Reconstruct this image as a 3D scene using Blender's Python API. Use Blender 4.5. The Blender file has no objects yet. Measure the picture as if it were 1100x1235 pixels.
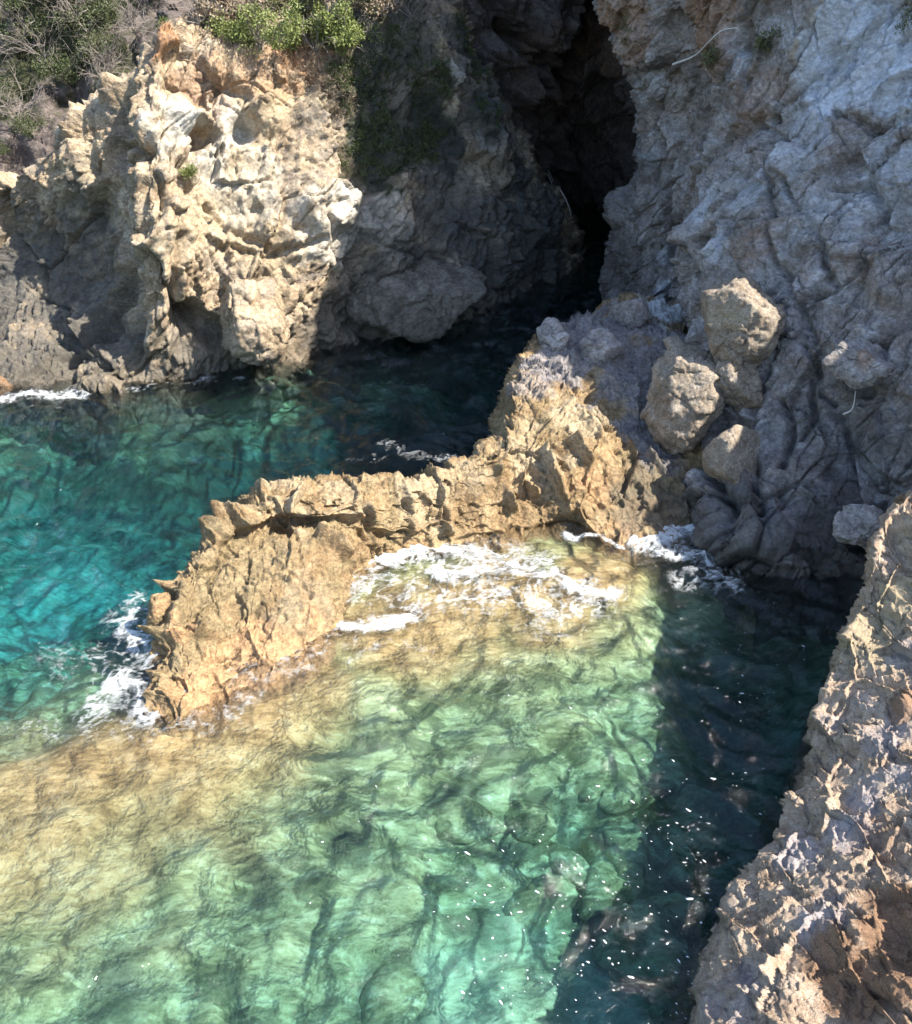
import bpy, math, random
import numpy as np
from mathutils import Vector, Matrix

# ------------------------------------------------------------------ camera, world, sun, exposure
sc = bpy.context.scene
COL = sc.collection
H, PITCH, FPX, CX, CY = 7.0, math.radians(32.0), 1056.0, 550.0, 617.5
cam_d = bpy.data.cameras.new('camera'); cam = bpy.data.objects.new('camera', cam_d); COL.objects.link(cam)
cam.location = (0, 0, H); cam.rotation_euler = (math.radians(90) - PITCH, 0, 0)
cam_d.sensor_fit = 'HORIZONTAL'; cam_d.sensor_width = 36; cam_d.lens = 36 * FPX / 1100.0
cam_d.clip_end = 6000; cam_d.clip_start = 0.05
sc.camera = cam
SUN = np.array([0.62, -0.24, 0.75]); SUN /= np.linalg.norm(SUN)
w = bpy.data.worlds.new('World'); sc.world = w; w.use_nodes = True
nt = w.node_tree; bg = nt.nodes['Background']; sky = nt.nodes.new('ShaderNodeTexSky')
sky.sky_type = 'NISHITA'; sky.sun_disc = False
sky.sun_elevation = math.asin(SUN[2]); sky.sun_rotation = math.atan2(SUN[0], SUN[1])
sky.air_density = 1.0; sky.dust_density = 0.8; sky.ozone_density = 1.2
nt.links.new(sky.outputs[0], bg.inputs[0]); bg.inputs[1].default_value = 0.145
sl = bpy.data.lights.new('sun', 'SUN'); so = bpy.data.objects.new('sun', sl); COL.objects.link(so)
sl.energy = 5.0; sl.angle = math.radians(0.53); sl.color = (1.0, 0.93, 0.82)
so.rotation_euler = Vector(SUN).to_track_quat('Z', 'Y').to_euler()
sc.view_settings.view_transform = 'Standard'; sc.view_settings.look = 'None'
sc.view_settings.gamma = 1.0; sc.view_settings.use_curve_mapping = False
sc.view_settings.exposure = 1.62
sc.render.engine = 'CYCLES'
sc.cycles.use_denoising = True
sc.cycles.max_bounces = 6; sc.cycles.diffuse_bounces = 3; sc.cycles.glossy_bounces = 3
sc.cycles.transmission_bounces = 4; sc.cycles.transparent_max_bounces = 12; sc.cycles.volume_bounces = 0
sc.cycles.caustics_reflective = False; sc.cycles.caustics_refractive = False
sc.cycles.sample_clamp_indirect = 6.0

# ------------------------------------------------------------------ projection helpers
SP, CP = math.sin(PITCH), math.cos(PITCH)
def ray(px, py):
    a = (px - CX) / FPX; b = (CY - py) / FPX
    return np.array([a, CP + b * SP, -SP + b * CP])
def at(px, py, Y):
    d = ray(px, py); t = Y / d[1]
    return np.array([0, 0, H]) + d * t
def onz(px, py, z=0.0):
    d = ray(px, py); t = (z - H) / d[2]
    return np.array([0, 0, H]) + d * t
def proj(P):
    x = P[..., 0]; y = P[..., 1]; z = P[..., 2] - H
    dep = y * CP - z * SP; up = y * SP + z * CP
    return CX + FPX * x / dep, CY - FPX * up / dep, dep

# ------------------------------------------------------------------ noise (numpy)
rs = np.random.RandomState(7)
T1 = rs.rand(64, 64, 64).astype(np.float32)
T3 = rs.rand(32, 32, 32, 4).astype(np.float32)
def vnoise(P):
    P = P.astype(np.float32); i = np.floor(P).astype(np.int32); f = P - i
    f = f * f * f * (f * (f * 6 - 15) + 10)
    i &= 63; j = (i + 1) & 63
    x0, y0, z0 = i[:, 0], i[:, 1], i[:, 2]; x1, y1, z1 = j[:, 0], j[:, 1], j[:, 2]
    fx, fy, fz = f[:, 0], f[:, 1], f[:, 2]
    a = T1[x0, y0, z0] * (1 - fx) + T1[x1, y0, z0] * fx
    b = T1[x0, y1, z0] * (1 - fx) + T1[x1, y1, z0] * fx
    c = T1[x0, y0, z1] * (1 - fx) + T1[x1, y0, z1] * fx
    d = T1[x0, y1, z1] * (1 - fx) + T1[x1, y1, z1] * fx
    return (a * (1 - fy) + b * fy) * (1 - fz) + (c * (1 - fy) + d * fy) * fz - 0.5
ROT = np.array(Matrix.Rotation(0.7, 3, Vector((0.3, 0.5, 0.8)).normalized()))
def fbm(P, o=5, g=0.5, ridged=False, off=0.0):
    r = np.zeros(len(P), np.float32); a = 1.0; Q = P + off
    for k in range(o):
        n = vnoise(Q)
        if ridged: n = 0.35 - np.abs(n) * 1.6
        r += a * n; a *= g; Q = Q @ ROT * 2.03 + 11.3
    return r
def worley(P, seed=0):
    """F1, F2, cell random (4), offset from the cell's centre"""
    P = (P + seed * 7.31).astype(np.float32); b = np.floor(P).astype(np.int32)
    n = len(P); f1 = np.full(n, 9., np.float32); f2 = np.full(n, 9., np.float32)
    rid = np.zeros((n, 4), np.float32); off = np.zeros((n, 3), np.float32)
    for dx in (-1, 0, 1):
        for dy in (-1, 0, 1):
            for dz in (-1, 0, 1):
                c = b + np.array([dx, dy, dz]); k = c & 31
                r = T3[k[:, 0], k[:, 1], k[:, 2]]
                v = P - c - r[:, :3]; d = np.einsum('ij,ij->i', v, v)
                m = d < f1
                f2 = np.where(m, f1, np.minimum(f2, d))
                f1 = np.where(m, d, f1); rid[m] = r[m]; off[m] = v[m]
    return np.sqrt(f1), np.sqrt(f2), rid, off
def sst(a, b, x):
    t = np.clip((x - a) / (b - a), 0, 1); return t * t * (3 - 2 * t)

def blocks(P, scale, amp, tilt, crack, cw, stretch=(1, 1, 1), rot=None, seed=0, warp=0.25):
    """displacement of a jointed rock face: flat tilted facets, some proud, with joints cut between them"""
    Q = (P / scale).astype(np.float32)
    if rot is not None: Q = (Q @ rot).astype(np.float32)
    Q = Q * np.array(stretch, np.float32)
    if warp and scale > .2:
        Q = Q + 0.55 * warp * np.stack([fbm(Q * 0.9, 4, .6, off=s + seed) for s in (1., 9., 17.)], 1)
    f1, f2, r, off = worley(Q, seed)
    g = (np.roll(r[:, :3], 1, 1) - 0.5) * 2
    e = f2 - f1
    return (r[:, 3] - 0.5) * 2 * amp * sst(0, 0.07, e) + np.einsum('ij,ij->i', off, g) * tilt * 1.6 * (.35 + .65 * sst(0, .06, e)) - crack * (1 - sst(0, cw * .8, e)), e

# ------------------------------------------------------------------ object helpers
def tag(o, label=None, cat=None, group=None, kind=None):
    if label: o['label'] = label
    if cat: o['category'] = cat
    if group: o['group'] = group
    if kind: o['kind'] = kind
    return o
def mesh_from(name, V, F, mat, parent=None, smooth=True, attrs=None):
    me = bpy.data.meshes.new(name)
    V = np.asarray(V, np.float32); F = np.asarray(F, np.int32); k = F.shape[1]
    me.vertices.add(len(V)); me.vertices.foreach_set('co', V.ravel())
    me.loops.add(F.size); me.loops.foreach_set('vertex_index', F.ravel())
    me.polygons.add(len(F)); me.polygons.foreach_set('loop_start', np.arange(0, F.size, k, dtype=np.int32))
    me.polygons.foreach_set('loop_total', np.full(len(F), k, np.int32))
    me.update(calc_edges=True); me.validate()
    if smooth: me.polygons.foreach_set('use_smooth', np.ones(len(F), bool))
    for nm, dat in (attrs or {}).items():
        a = me.attributes.new(nm, 'FLOAT_COLOR', 'POINT'); a.data.foreach_set('color', np.asarray(dat, np.float32).ravel())
    if isinstance(mat, (list, tuple)):
        for m in mat: me.materials.append(m)
    else: me.materials.append(mat)
    o = bpy.data.objects.new(name, me); COL.objects.link(o)
    if parent: o.parent = parent
    return o
def grid_faces(nu, nv, keep=None):
    i = np.arange(nu * nv).reshape(nu, nv)
    F = np.stack([i[:-1, :-1], i[1:, :-1], i[1:, 1:], i[:-1, 1:]], -1).reshape(-1, 4)
    return F if keep is None else F[keep.ravel()]
def cr(C, n):
    """Catmull-Rom along axis 0, at n even samples or at the given parameters"""
    C = np.asarray(C, float); m = len(C)
    P = np.concatenate([[2 * C[0] - C[1]], C, [2 * C[-1] - C[-2]]])
    t = np.linspace(0, m - 1, n) if np.isscalar(n) else np.asarray(n)
    i = np.clip(t.astype(int), 0, m - 2); f = (t - i).reshape((-1,) + (1,) * (C.ndim - 1))
    p0, p1, p2, p3 = P[i], P[i + 1], P[i + 2], P[i + 3]
    return 0.5 * (2 * p1 + (p2 - p0) * f + (2 * p0 - 5 * p1 + 4 * p2 - p3) * f ** 2 + (3 * p1 - p0 - 3 * p2 + p3) * f ** 3)
def net(ctrl, nu, nv):
    """ctrl[col][row] of 3D points -> dense (nu, nv, 3), vertices spent where the surface shows large"""
    C = np.array(ctrl, float)
    both = lambda a, b: np.swapaxes(cr(np.swapaxes(cr(C, a), 0, 1), b), 0, 1)
    K = 160; G = both(K, K); x, y, d = proj(G)
    inf = (x > -80) & (x < 1180) & (y > -80) & (y < 1300) & (d > .3)
    out = []
    for ax, n, m in ((0, nu, C.shape[0]), (1, nv, C.shape[1])):
        L_ = np.hypot(np.diff(x, axis=ax), np.diff(y, axis=ax)); W3 = np.linalg.norm(np.diff(G, axis=ax), axis=2)
        k = np.take(inf, range(K - 1), ax)
        L_ = np.where(k, np.clip(L_, 0, 60) + W3 * 12, W3 * 6); q = np.percentile(L_, 85, axis=1 - ax)
        q = np.convolve(np.pad(q, 4, mode='edge'), np.ones(9) / 9, 'valid') + q.mean() * .12
        c = np.concatenate([[0], np.cumsum(q)]); out.append(np.interp(np.linspace(0, c[-1], n), c, np.linspace(0, m - 1, K)))
    return both(out[0], out[1])
def normals(G):
    du = np.gradient(G, axis=0); dv = np.gradient(G, axis=1)
    N = np.cross(du, dv); N /= np.linalg.norm(N, axis=2, keepdims=True) + 1e-9
    return N
def smooth_dirs(N, k):
    for ax in (0, 1):
        for _ in range(2):
            P_ = np.concatenate([np.repeat(np.take(N, [0], ax), k, ax), N, np.repeat(np.take(N, [-1], ax), k, ax)], ax)
            c = np.cumsum(P_, axis=ax); n_ = N.shape[ax]
            N = (np.take(c, range(2 * k, 2 * k + n_), ax) - np.take(c, range(0, n_), ax)) / (2 * k)
    return N / (np.linalg.norm(N, axis=2, keepdims=True) + 1e-9)
def centre(V, px, py, prj=None):
    x, y, d = prj if prj is not None else proj(V)
    s = np.hypot(x - px, y - py)
    s = np.where(d > 0, s, 1e9); m = s < max(6, s.min() * 1.1)
    idx = np.where(m)[0]; return V[idx[np.argmin(d[idx])]]
def polydist(V, pts):
    """distance of V to a 3D polyline"""
    D = np.full(len(V), 1e9)
    for a, b in zip(pts[:-1], pts[1:]):
        ab = b - a; t = np.clip(((V - a) @ ab) / (ab @ ab + 1e-9), 0, 1)
        D = np.minimum(D, np.linalg.norm(V - a - t[:, None] * ab, axis=1))
    return D
def paint(V, blobs):
    """blobs: (channel, px, py, radius m, strength) -> rgba weights carried by the rock itself"""
    W = np.zeros((len(V), 4), np.float32); pr = proj(V)
    wob = fbm(V * 1.6, 4, 0.6)
    for ch, px, py, r, s in blobs:
        c = centre(V, px, py, pr); d = np.linalg.norm(V - c, axis=1) / r + wob * 0.9
        W[:, ch] = np.maximum(W[:, ch], s * (1 - sst(0.45, 1.1, d)))
    return W

# ------------------------------------------------------------------ node helpers
class NT:
    def __init__(s, mat): s.m = mat; s.t = mat.node_tree; s.n = s.t.nodes
    def add(s, typ, _in=None, **kw):
        n = s.n.new(typ)
        for k, v in kw.items(): setattr(n, k, v)
        for k, v in (_in or {}).items():
            if isinstance(v, bpy.types.NodeSocket): s.t.links.new(v, n.inputs[k])
            else: n.inputs[k].default_value = v
        return n
    def mapping(s, vec, scale=(1, 1, 1), rot=(0, 0, 0)):
        return s.add('ShaderNodeMapping', {'Vector': vec, 'Scale': scale, 'Rotation': rot}).outputs[0]
    def noise(s, vec, scale, detail=5, rough=0.55, dist=0.0):
        return s.add('ShaderNodeTexNoise', {'Vector': vec, 'Scale': scale, 'Detail': detail, 'Roughness': rough, 'Distortion': dist}).outputs['Fac']
    def vor(s, vec, scale, feature='DISTANCE_TO_EDGE', out='Distance', rnd=1.0):
        return s.add('ShaderNodeTexVoronoi', {'Vector': vec, 'Scale': scale, 'Randomness': rnd}, feature=feature).outputs[out]
    def ramp(s, fac, stops, interp='LINEAR'):
        r = s.add('ShaderNodeValToRGB', {'Fac': fac}); e = r.color_ramp.elements; r.color_ramp.interpolation = interp
        while len(e) < len(stops): e.new(0.5)
        for k, (p, c) in enumerate(stops):
            e[k].position = p; e[k].color = (c, c, c, 1) if isinstance(c, (int, float)) else (*c, 1)
        return r.outputs[0]
    def mix(s, fac, a, b, mode='MIX'):
        n = s.add('ShaderNodeMix', data_type='RGBA', blend_type=mode); n.clamp_factor = True
        for k, v in ((0, fac), (6, a), (7, b)):
            if isinstance(v, bpy.types.NodeSocket): s.t.links.new(v, n.inputs[k])
            elif k == 0: n.inputs[0].default_value = v
            else: n.inputs[k].default_value = (*v, 1)
        return n.outputs[2]
    def math(s, op, a, b=0.0, c=None, clamp=False):
        n = s.add('ShaderNodeMath', operation=op, use_clamp=clamp)
        for k, v in enumerate((a, b) if c is None else (a, b, c)):
            if isinstance(v, bpy.types.NodeSocket): s.t.links.new(v, n.inputs[k])
            else: n.inputs[k].default_value = v
        return n.outputs[0]
def newmat(name):
    m = bpy.data.materials.new(name); m.use_nodes = True
    return m, NT(m)

def rock_mat(name, c_lo, c_mid, c_hi, patch, patch_amt=0.5, rust=(0.38, 0.21, 0.11), pale=(0.62, 0.62, 0.60),
             scrub=(0.05, 0.055, 0.02), ochre=(0.46, 0.37, 0.24), wet_z=0.35, wet_col=(0.035, 0.03, 0.022), wet_amt=0.85, fine=1.0, bump=1.0,
             veins=0.0, scale=1.0, rot=(0.4, 0.5, 0.3), stretch=(1, 1, 1.5), pits=0.5):
    m, n = newmat(name); bs = n.n['Principled BSDF']
    geo = n.add('ShaderNodeNewGeometry'); pos = geo.outputs['Position']
    tc = n.add('ShaderNodeTexCoord').outputs['Object']
    st = n.mapping(tc, tuple(scale * s for s in stretch), rot)
    n1 = n.noise(st, 1.1, 8, 0.66, 0.4); n2 = n.noise(tc, 3.1 * scale, 7, 0.68, 0.8); n3 = n.noise(st, 14 * scale, 6, 0.7)
    n4 = n.noise(tc, 45 * scale, 4, 0.7)
    f = n.math('MULTIPLY_ADD', n2, 0.55, n.math('MULTIPLY', n1, 0.5))
    base = n.ramp(f, [(0.36, c_lo), (0.5, c_mid), (0.66, c_hi)])
    base = n.mix(n.math('MULTIPLY', n.ramp(n.noise(st, 0.9, 6, 0.7, 1.0), [(0.47, 0.0), (0.6, 1.0)]), patch_amt), base, patch)
    # grain and specks
    base = n.mix(0.8, base, n.ramp(n3, [(0.32, 0.42), (0.5, 0.95), (0.68, 1.45)]), 'MULTIPLY')
    base = n.mix(0.5, base, n.ramp(n4, [(0.33, 0.45), (0.5, 1.0), (0.66, 1.5)]), 'MULTIPLY')
    if veins:
        v = n.vor(n.mapping(st, (1, 1, 1), (0.3, 0.9, 0.1)), 1.7)
        vm = n.ramp(v, [(0.0, 1.0), (0.03, 0.0)])
        base = n.mix(n.math('MULTIPLY', vm, veins), base, (0.6, 0.56, 0.5))
    pa = n.add('ShaderNodeVertexColor', layer_name='paint'); sep = n.add('ShaderNodeSeparateColor', {'Color': pa.outputs['Color']})
    brk = n.noise(tc, 5.5 * scale, 7, 0.72)
    def layer(base, w, colr, var, lo=0.24, hi=0.72):
        k = n.math('SUBTRACT', n.math('MULTIPLY_ADD', w, 0.75, n.math('MULTIPLY', brk, 0.45)), 0.12, clamp=True)
        k = n.math('MULTIPLY', n.ramp(k, [(lo, 0.0), (hi, 1.0)]), n.math('GREATER_THAN', w, 0.01))
        cc = n.mix(n.ramp(n3, [(0.4, 0.0), (0.62, 1.0)]), tuple(x * var for x in colr), colr)
        return n.mix(k, base, cc)
    base = layer(base, pa.outputs['Alpha'], ochre, 0.55)
    base = layer(base, sep.outputs[1], pale, 0.62)
    base = layer(base, sep.outputs[0], rust, 0.5)
    base = layer(base, sep.outputs[2], scrub, 0.5)
    tn = n.add('ShaderNodeSeparateColor', {'Color': n.add('ShaderNodeVertexColor', layer_name='shade_wet_tone').outputs['Color']}).outputs[0]
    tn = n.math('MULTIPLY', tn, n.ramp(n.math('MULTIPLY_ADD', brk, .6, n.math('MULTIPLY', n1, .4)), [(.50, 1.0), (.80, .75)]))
    base = n.mix(tn, base, n.mix(n3, (.02, .024, .026), (.075, .078, .076)))  # dark layer: shade painted on the headland flanks, plus dark wet and lichened rock
    # tide band: dark algae just above the water line
    z = n.add('ShaderNodeSeparateXYZ', {'Vector': pos}).outputs[2]
    zz = n.math('MULTIPLY_ADD', n.noise(tc, 1.3, 5, 0.6), -0.9 * max(wet_z, .2), z)
    wet = n.math('MULTIPLY', n.ramp(n.math('ADD', zz, 0.5), [(max(0.02, 0.5 - wet_z * 0.55), 1.0), (0.5 + wet_z * 0.75, 0.0)]), wet_amt)
    base = n.mix(wet, base, n.mix(n3, wet_col, tuple(2.4 * x for x in wet_col)))
    n.t.links.new(base, bs.inputs['Base Color'])
    n.t.links.new(n.math('MULTIPLY_ADD', wet, -0.38, 0.88), bs.inputs['Roughness'])
    bs.inputs['Specular IOR Level'].default_value = 0.35
    # relief finer than the mesh
    warpc = n.add('ShaderNodeTexNoise', {'Vector': tc, 'Scale': 3.0 * scale, 'Detail': 5.0, 'Roughness': .6}).outputs['Color']
    def facets(sc_, wa):
        p_ = n.add('ShaderNodeVectorMath', {0: n.mapping(tc, (sc_ * 1.2, sc_, sc_ * .7), rot), 1: n.add('ShaderNodeVectorMath', {0: warpc, 1: (wa, wa, wa)}, operation='MULTIPLY').outputs[0]}, operation='ADD').outputs[0]
        v_ = n.add('ShaderNodeTexVoronoi', {'Vector': p_, 'Scale': 1.0}, feature='F1')
        d_ = n.add('ShaderNodeVectorMath', {0: p_, 1: v_.outputs['Position']}, operation='SUBTRACT').outputs[0]
        c_ = n.add('ShaderNodeVectorMath', {0: v_.outputs['Color'], 1: (.5, .5, .5)}, operation='SUBTRACT').outputs[0]
        return n.math('MULTIPLY', n.add('ShaderNodeVectorMath', {0: d_, 1: c_}, operation='DOT_PRODUCT').outputs['Value'], 1.0 / sc_)
    h = n.math('MULTIPLY', n.noise(tc, 5 * scale, 10, 0.62), 0.75)
    h = n.math('MULTIPLY_ADD', facets(5.5 * scale, 1.6), 3.2, h); h = n.math('MULTIPLY_ADD', facets(13 * scale, 2.6), 4.5, h)
    h = n.math('MULTIPLY_ADD', pit_ := n.ramp(n.noise(tc, 17 * scale, 5, .6), [(.30, 0.0), (.42, 1.0)]), 0.12 * pits, h)
    h = n.math('MULTIPLY_ADD', n.noise(tc, 38 * scale, 6, 0.7), 0.28 * fine, h)
    b = n.add('ShaderNodeBump', {'Height': h, 'Strength': 1.0, 'Distance': 0.085 * bump / scale})
    n.t.links.new(b.outputs[0], bs.inputs['Normal'])
    return m
M = {}
M['left'] = rock_mat('rock_ochre', (0.10, 0.075, 0.052), (0.30, 0.225, 0.145), (0.46, 0.375, 0.26), (0.23, 0.20, 0.165), 0.6, wet_z=0.9, pale=(.56, .52, .44), wet_col=(.05, .043, .032), wet_amt=.7)
M['right'] = rock_mat('rock_grey', (0.085, 0.078, 0.074), (0.25, 0.228, 0.212), (0.42, 0.40, 0.39), (0.22, 0.165, 0.125), 0.5, pale=(0.60, 0.62, 0.66), wet_z=0.5, wet_amt=.8)
M['ridge'] = rock_mat('rock_brown', (0.10, 0.07, 0.038), (0.225, 0.15, 0.075), (0.35, 0.26, 0.15), (0.19, 0.155, 0.085), 0.6, wet_z=0.04, wet_amt=0.2, wet_col=(0.24, 0.16, 0.08), scrub=(0.27, 0.245, 0.235), rust=(0.50, 0.31, 0.16))
M['fore'] = rock_mat('rock_fore', (0.12, 0.085, 0.06), (0.37, 0.27, 0.185), (0.52, 0.42, 0.32), (0.42, 0.325, 0.25), 0.5, rust=(0.33, 0.20, 0.12), pale=(0.42, 0.39, 0.41),
                     wet_z=0.25, scale=2.4, bump=1.9)
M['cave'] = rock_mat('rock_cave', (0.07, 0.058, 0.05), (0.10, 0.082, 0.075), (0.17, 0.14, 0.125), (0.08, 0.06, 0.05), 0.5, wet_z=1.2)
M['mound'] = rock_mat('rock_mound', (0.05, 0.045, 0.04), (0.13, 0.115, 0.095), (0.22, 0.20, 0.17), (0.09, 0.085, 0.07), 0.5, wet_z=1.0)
M['boulder'] = rock_mat('rock_boulder', (0.10, 0.08, 0.06), (0.225, 0.185, 0.14), (0.36, 0.31, 0.25), (0.17, 0.125, 0.085), 0.55, wet_z=0.25, scale=1.4)

def shade_wet_tone(V, spots):
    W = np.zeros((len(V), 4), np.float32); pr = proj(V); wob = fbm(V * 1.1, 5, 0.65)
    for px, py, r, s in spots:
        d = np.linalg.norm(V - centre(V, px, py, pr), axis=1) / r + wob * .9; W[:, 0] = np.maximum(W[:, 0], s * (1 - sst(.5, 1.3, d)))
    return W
def rock_object(name, G, disp, mat, blobs=(), cracks=(), bumps=(), label=None, cat=None, kind='structure', keepfn=None, flip=False, dark=(), blur=16):
    nu, nv = G.shape[:2]; N = normals(G)
    if flip: N = -N
    N = smooth_dirs(N, blur)
    V = G.reshape(-1, 3); N = N.reshape(-1, 3)
    pr = proj(V)
    d = disp(V).astype(float)
    for px, py, r, a in bumps:
        c = centre(V, px, py, pr); q = np.linalg.norm(V - c, axis=1) / r + 0.35 * fbm(V * 1.8, 3)
        d += a * (1 - sst(0.35, 1.0, q))
    for pts, wd, dp in cracks:
        pts = [centre(V, px, py, pr) for px, py in pts]
        Q = V + 0.10 * np.stack([fbm(V * 2.5, 3, off=s) for s in (3., 13., 23.)], 1)
        D = polydist(Q, pts); d -= dp * np.exp(-(D / wd) ** 2)
    V2 = V + N * d[:, None]
    F = grid_faces(nu, nv)
    if flip: F = F[:, ::-1]
    o = mesh_from(name, V2, F, mat, attrs={'paint': paint(V2, blobs), 'shade_wet_tone': shade_wet_tone(V2, dark)})
    return tag(o, label, cat, None, kind), V2

def Rm(ax, ang): return np.array(Matrix.Rotation(math.radians(ang), 3, Vector(ax).normalized()))

# ------------------------------------------------------------------ LEFT HEADLAND
def wl(px, py, dz=0.0): return onz(px, py, dz)
def colm(px0, pts, wlpt, deep=2.2, back=3.5, backz=0.3):
    """one column of a cliff: under water, water line, face points, top, back of the top"""
    w0 = wl(*wlpt); u = w0 + np.array([0.0, -0.55, -deep]); f = [at(*p) for p in pts]
    b = f[-1] + np.array([0.0, back, backz])
    b2 = b + np.array([0.0, back * 1.5, backz])
    return [u, w0] + f + [b, b2]
L = []
L.append(colm(0, [(-400, 420, 19), (-400, 370, 19.5), (-400, 330, 20), (-400, 300, 20.4), (-400, 270, 20.8)], (-400, 465), back=2, backz=-1))
L.append(colm(0, [(-180, 420, 16.6), (-180, 370, 18.2), (-180, 330, 18.8), (-180, 290, 19.2), (-180, 255, 19.5)], (-180, 470), back=2, backz=-1))
L.append(colm(0, [(0, 425, 16.5), (0, 375, 17.9), (0, 320, 18.9), (0, 265, 18.9), (0, 222, 18.9)], (0, 470), back=2, backz=-.8))
L.append(colm(0, [(85, 415, 16.9), (88, 350, 17.9), (88, 290, 18.2), (80, 205, 18.0), (78, 135, 18.7)], (80, 466), back=1.6, backz=-.6))
L.append(colm(0, [(143, 405, 16.5), (144, 340, 17.0), (142, 265, 17.2), (140, 165, 17.5), (148, 82, 18.5)], (140, 464), back=1.6, backz=-.5))
L.append(colm(0, [(175, 395, 15.85), (175, 315, 15.8), (178, 240, 16.1), (185, 135, 17.0), (182, 22, 18.3)], (170, 463), back=1.0, backz=-.3))
L.append(colm(0, [(215, 392, 15.8), (215, 312, 15.9), (215, 235, 16.4), (215, 135, 17.4), (212, 25, 18.4)], (215, 460), back=1.2, backz=-.2))
L.append(colm(0, [(265, 388, 16.3), (265, 310, 16.7), (262, 232, 17.2), (258, 140, 17.8), (255, 55, 18.6)], (265, 453)))
L.append(colm(0, [(330, 380, 16.7), (330, 305, 17.0), (330, 228, 17.6), (330, 138, 18.1), (330, 58, 18.9)], (330, 440)))
L.append(colm(0, [(405, 365, 18.0), (405, 298, 17.8), (405, 225, 18.2), (410, 138, 18.7), (405, 55, 19.3)], (405, 418)))
L.append(colm(0, [(475, 358, 18.6), (475, 290, 18.8), (470, 212, 19.2), (460, 115, 19.7), (450, -5, 20.6)], (480, 405)))
L.append(colm(0, [(550, 340, 19.5), (548, 280, 19.9), (540, 200, 20.3), (525, 100, 20.9), (505, -30, 21.6)], (555, 388)))
L.append(colm(0, [(622, 320, 21.1), (620, 272, 21.4), (602, 210, 21.6), (572, 120, 22.0), (515, -20, 22.6)], (622, 362)))
L.append(colm(0, [(670, 310, 22.8), (668, 276, 23.0), (642, 230, 23.1), (604, 150, 23.2), (530, -5, 23.6)], (672, 338)))
L.append(colm(0, [(694, 305, 24.8), (690, 275, 25.0), (655, 225, 25.0), (615, 150, 25.2), (540, 0, 25.6)], (697, 325)))
L.append(colm(0, [(700, 300, 29), (695, 275, 29), (660, 225, 29), (618, 150, 29), (545, 0, 29)], (702, 312)))
GL = net(L, 620, 380)
rotA = Rm((0.2, 1, 0.1), 32)
def dispL(V):
    S_1 = np.array([1, 1, .62])
    b1, _ = blocks(V, 1.3, 0.09, 0.22, 0.12, 0.05, (1, 1, 0.6), rotA, 1, 0.25)
    b2, _ = blocks(V, 0.50, 0.035, 0.11, 0.05, 0.07, (1.2, 1, 0.6), rotA, 2, 0.25)
    b3, _ = blocks(V, 0.19, 0.016, 0.045, 0.022, 0.10, (1.2, 1, 0.7), rotA, 5, 0.4)
    return fbm(V * 0.5, 3) * 0.45 + b1 + b2 + b3 + fbm(V * 2.4, 7, 0.56) * 0.13 + fbm(V @ rotA * np.array([3, 1.4, .8]), 5, .6, True, off=7) * .07
blL = [(0, 190, 30, .55, 1), (0, 215, 35, .4, .9), (0, 120, 215, .5, .35), (0, 330, 95, .9, .5), (0, 380, 70, .9, .75), (0, 240, 100, .8, .45),
       (1, 195, 160, .6, .6), (1, 290, 160, .6, .8), (1, 220, 150, .6, .8), (1, 330, 215, .8, .45), (1, 250, 205, .6, .55), (1, 440, 250, 1.0, .7), (1, 400, 275, .9, .6), (1, 360, 250, .8, .6), (1, 300, 250, .7, .4), (1, 560, 95, .5, .7), (1, 590, 160, .7, .6), (1, 420, 290, .9, .6), (1, 470, 270, .9, .6),
       (3, 270, 250, 1.3, .6), (3, 120, 240, 1.0, .7), (3, 400, 120, .8, .7), (3, 230, 290, 1.0, .45), (3, 320, 320, 1.0, .5), (3, 340, 120, .9, .6),
       (2, 440, 110, 1.0, .85), (2, 470, 150, 1.2, 1), (2, 520, 160, 1.1, .9), (2, 500, 60, 1.2, .7), (2, 570, 60, 1.0, .8), (2, 450, 180, .9, 1), (2, 600, 130, .8, .7), (2, 540, 110, .7, .6)]
crL = [([(215, 420), (210, 350), (222, 290)], .10, .35), ([(235, 165), (248, 160), (240, 185), (228, 200)], .10, .4), ([(280, 300), (330, 310), (390, 290)], .07, .28),
       ([(150, 250), (158, 330), (160, 450)], .14, .3), ([(260, 250), (275, 275), (330, 300)], .08, .2), ([(120, 200), (145, 165), (185, 180)], .2, .3),
       ([(420, 400), (470, 340), (540, 320)], .12, .2), ([(280, 60), (270, 110), (300, 120)], .10, .3)]
buL = [(210, 150, .42, -.35), (298, 158, .42, -.5), (252, 165, .35, -.55), (200, 238, .3, -.35), (230, 140, .6, .3), (330, 130, .6, .22), (135, 130, .6, -.45), (110, 80, .4, .3), (235, 400, .55, -.6), (260, 410, .5, -.6), (120, 180, .4, -.5), (205, 45, .35, .3), (240, 415, .4, -.5),
       (390, 250, .8, .35), (360, 270, .8, .25), (230, 430, .35, -.4)]
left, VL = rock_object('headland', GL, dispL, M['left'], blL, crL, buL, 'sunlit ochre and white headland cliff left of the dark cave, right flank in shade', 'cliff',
    dark=[(-150, 380, 3, .85), (0, 380, 2.2, .85), (70, 340, 1.7, .85), (110, 400, 1.3, .85), (60, 440, 1.4, .8), (130, 330, .9, .7), (500, 350, 1.8, .75), (600, 330, 2.0, .9), (560, 250, 1.7, .75), (650, 270, 2.5, .9), (500, 100, 2.2, .6), (590, 90, 2.2, .7), (240, 430, .8, .6), (430, 380, 1.2, .7)])  # shade of both flanks painted in as darker rock, with lichen near the water

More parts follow.
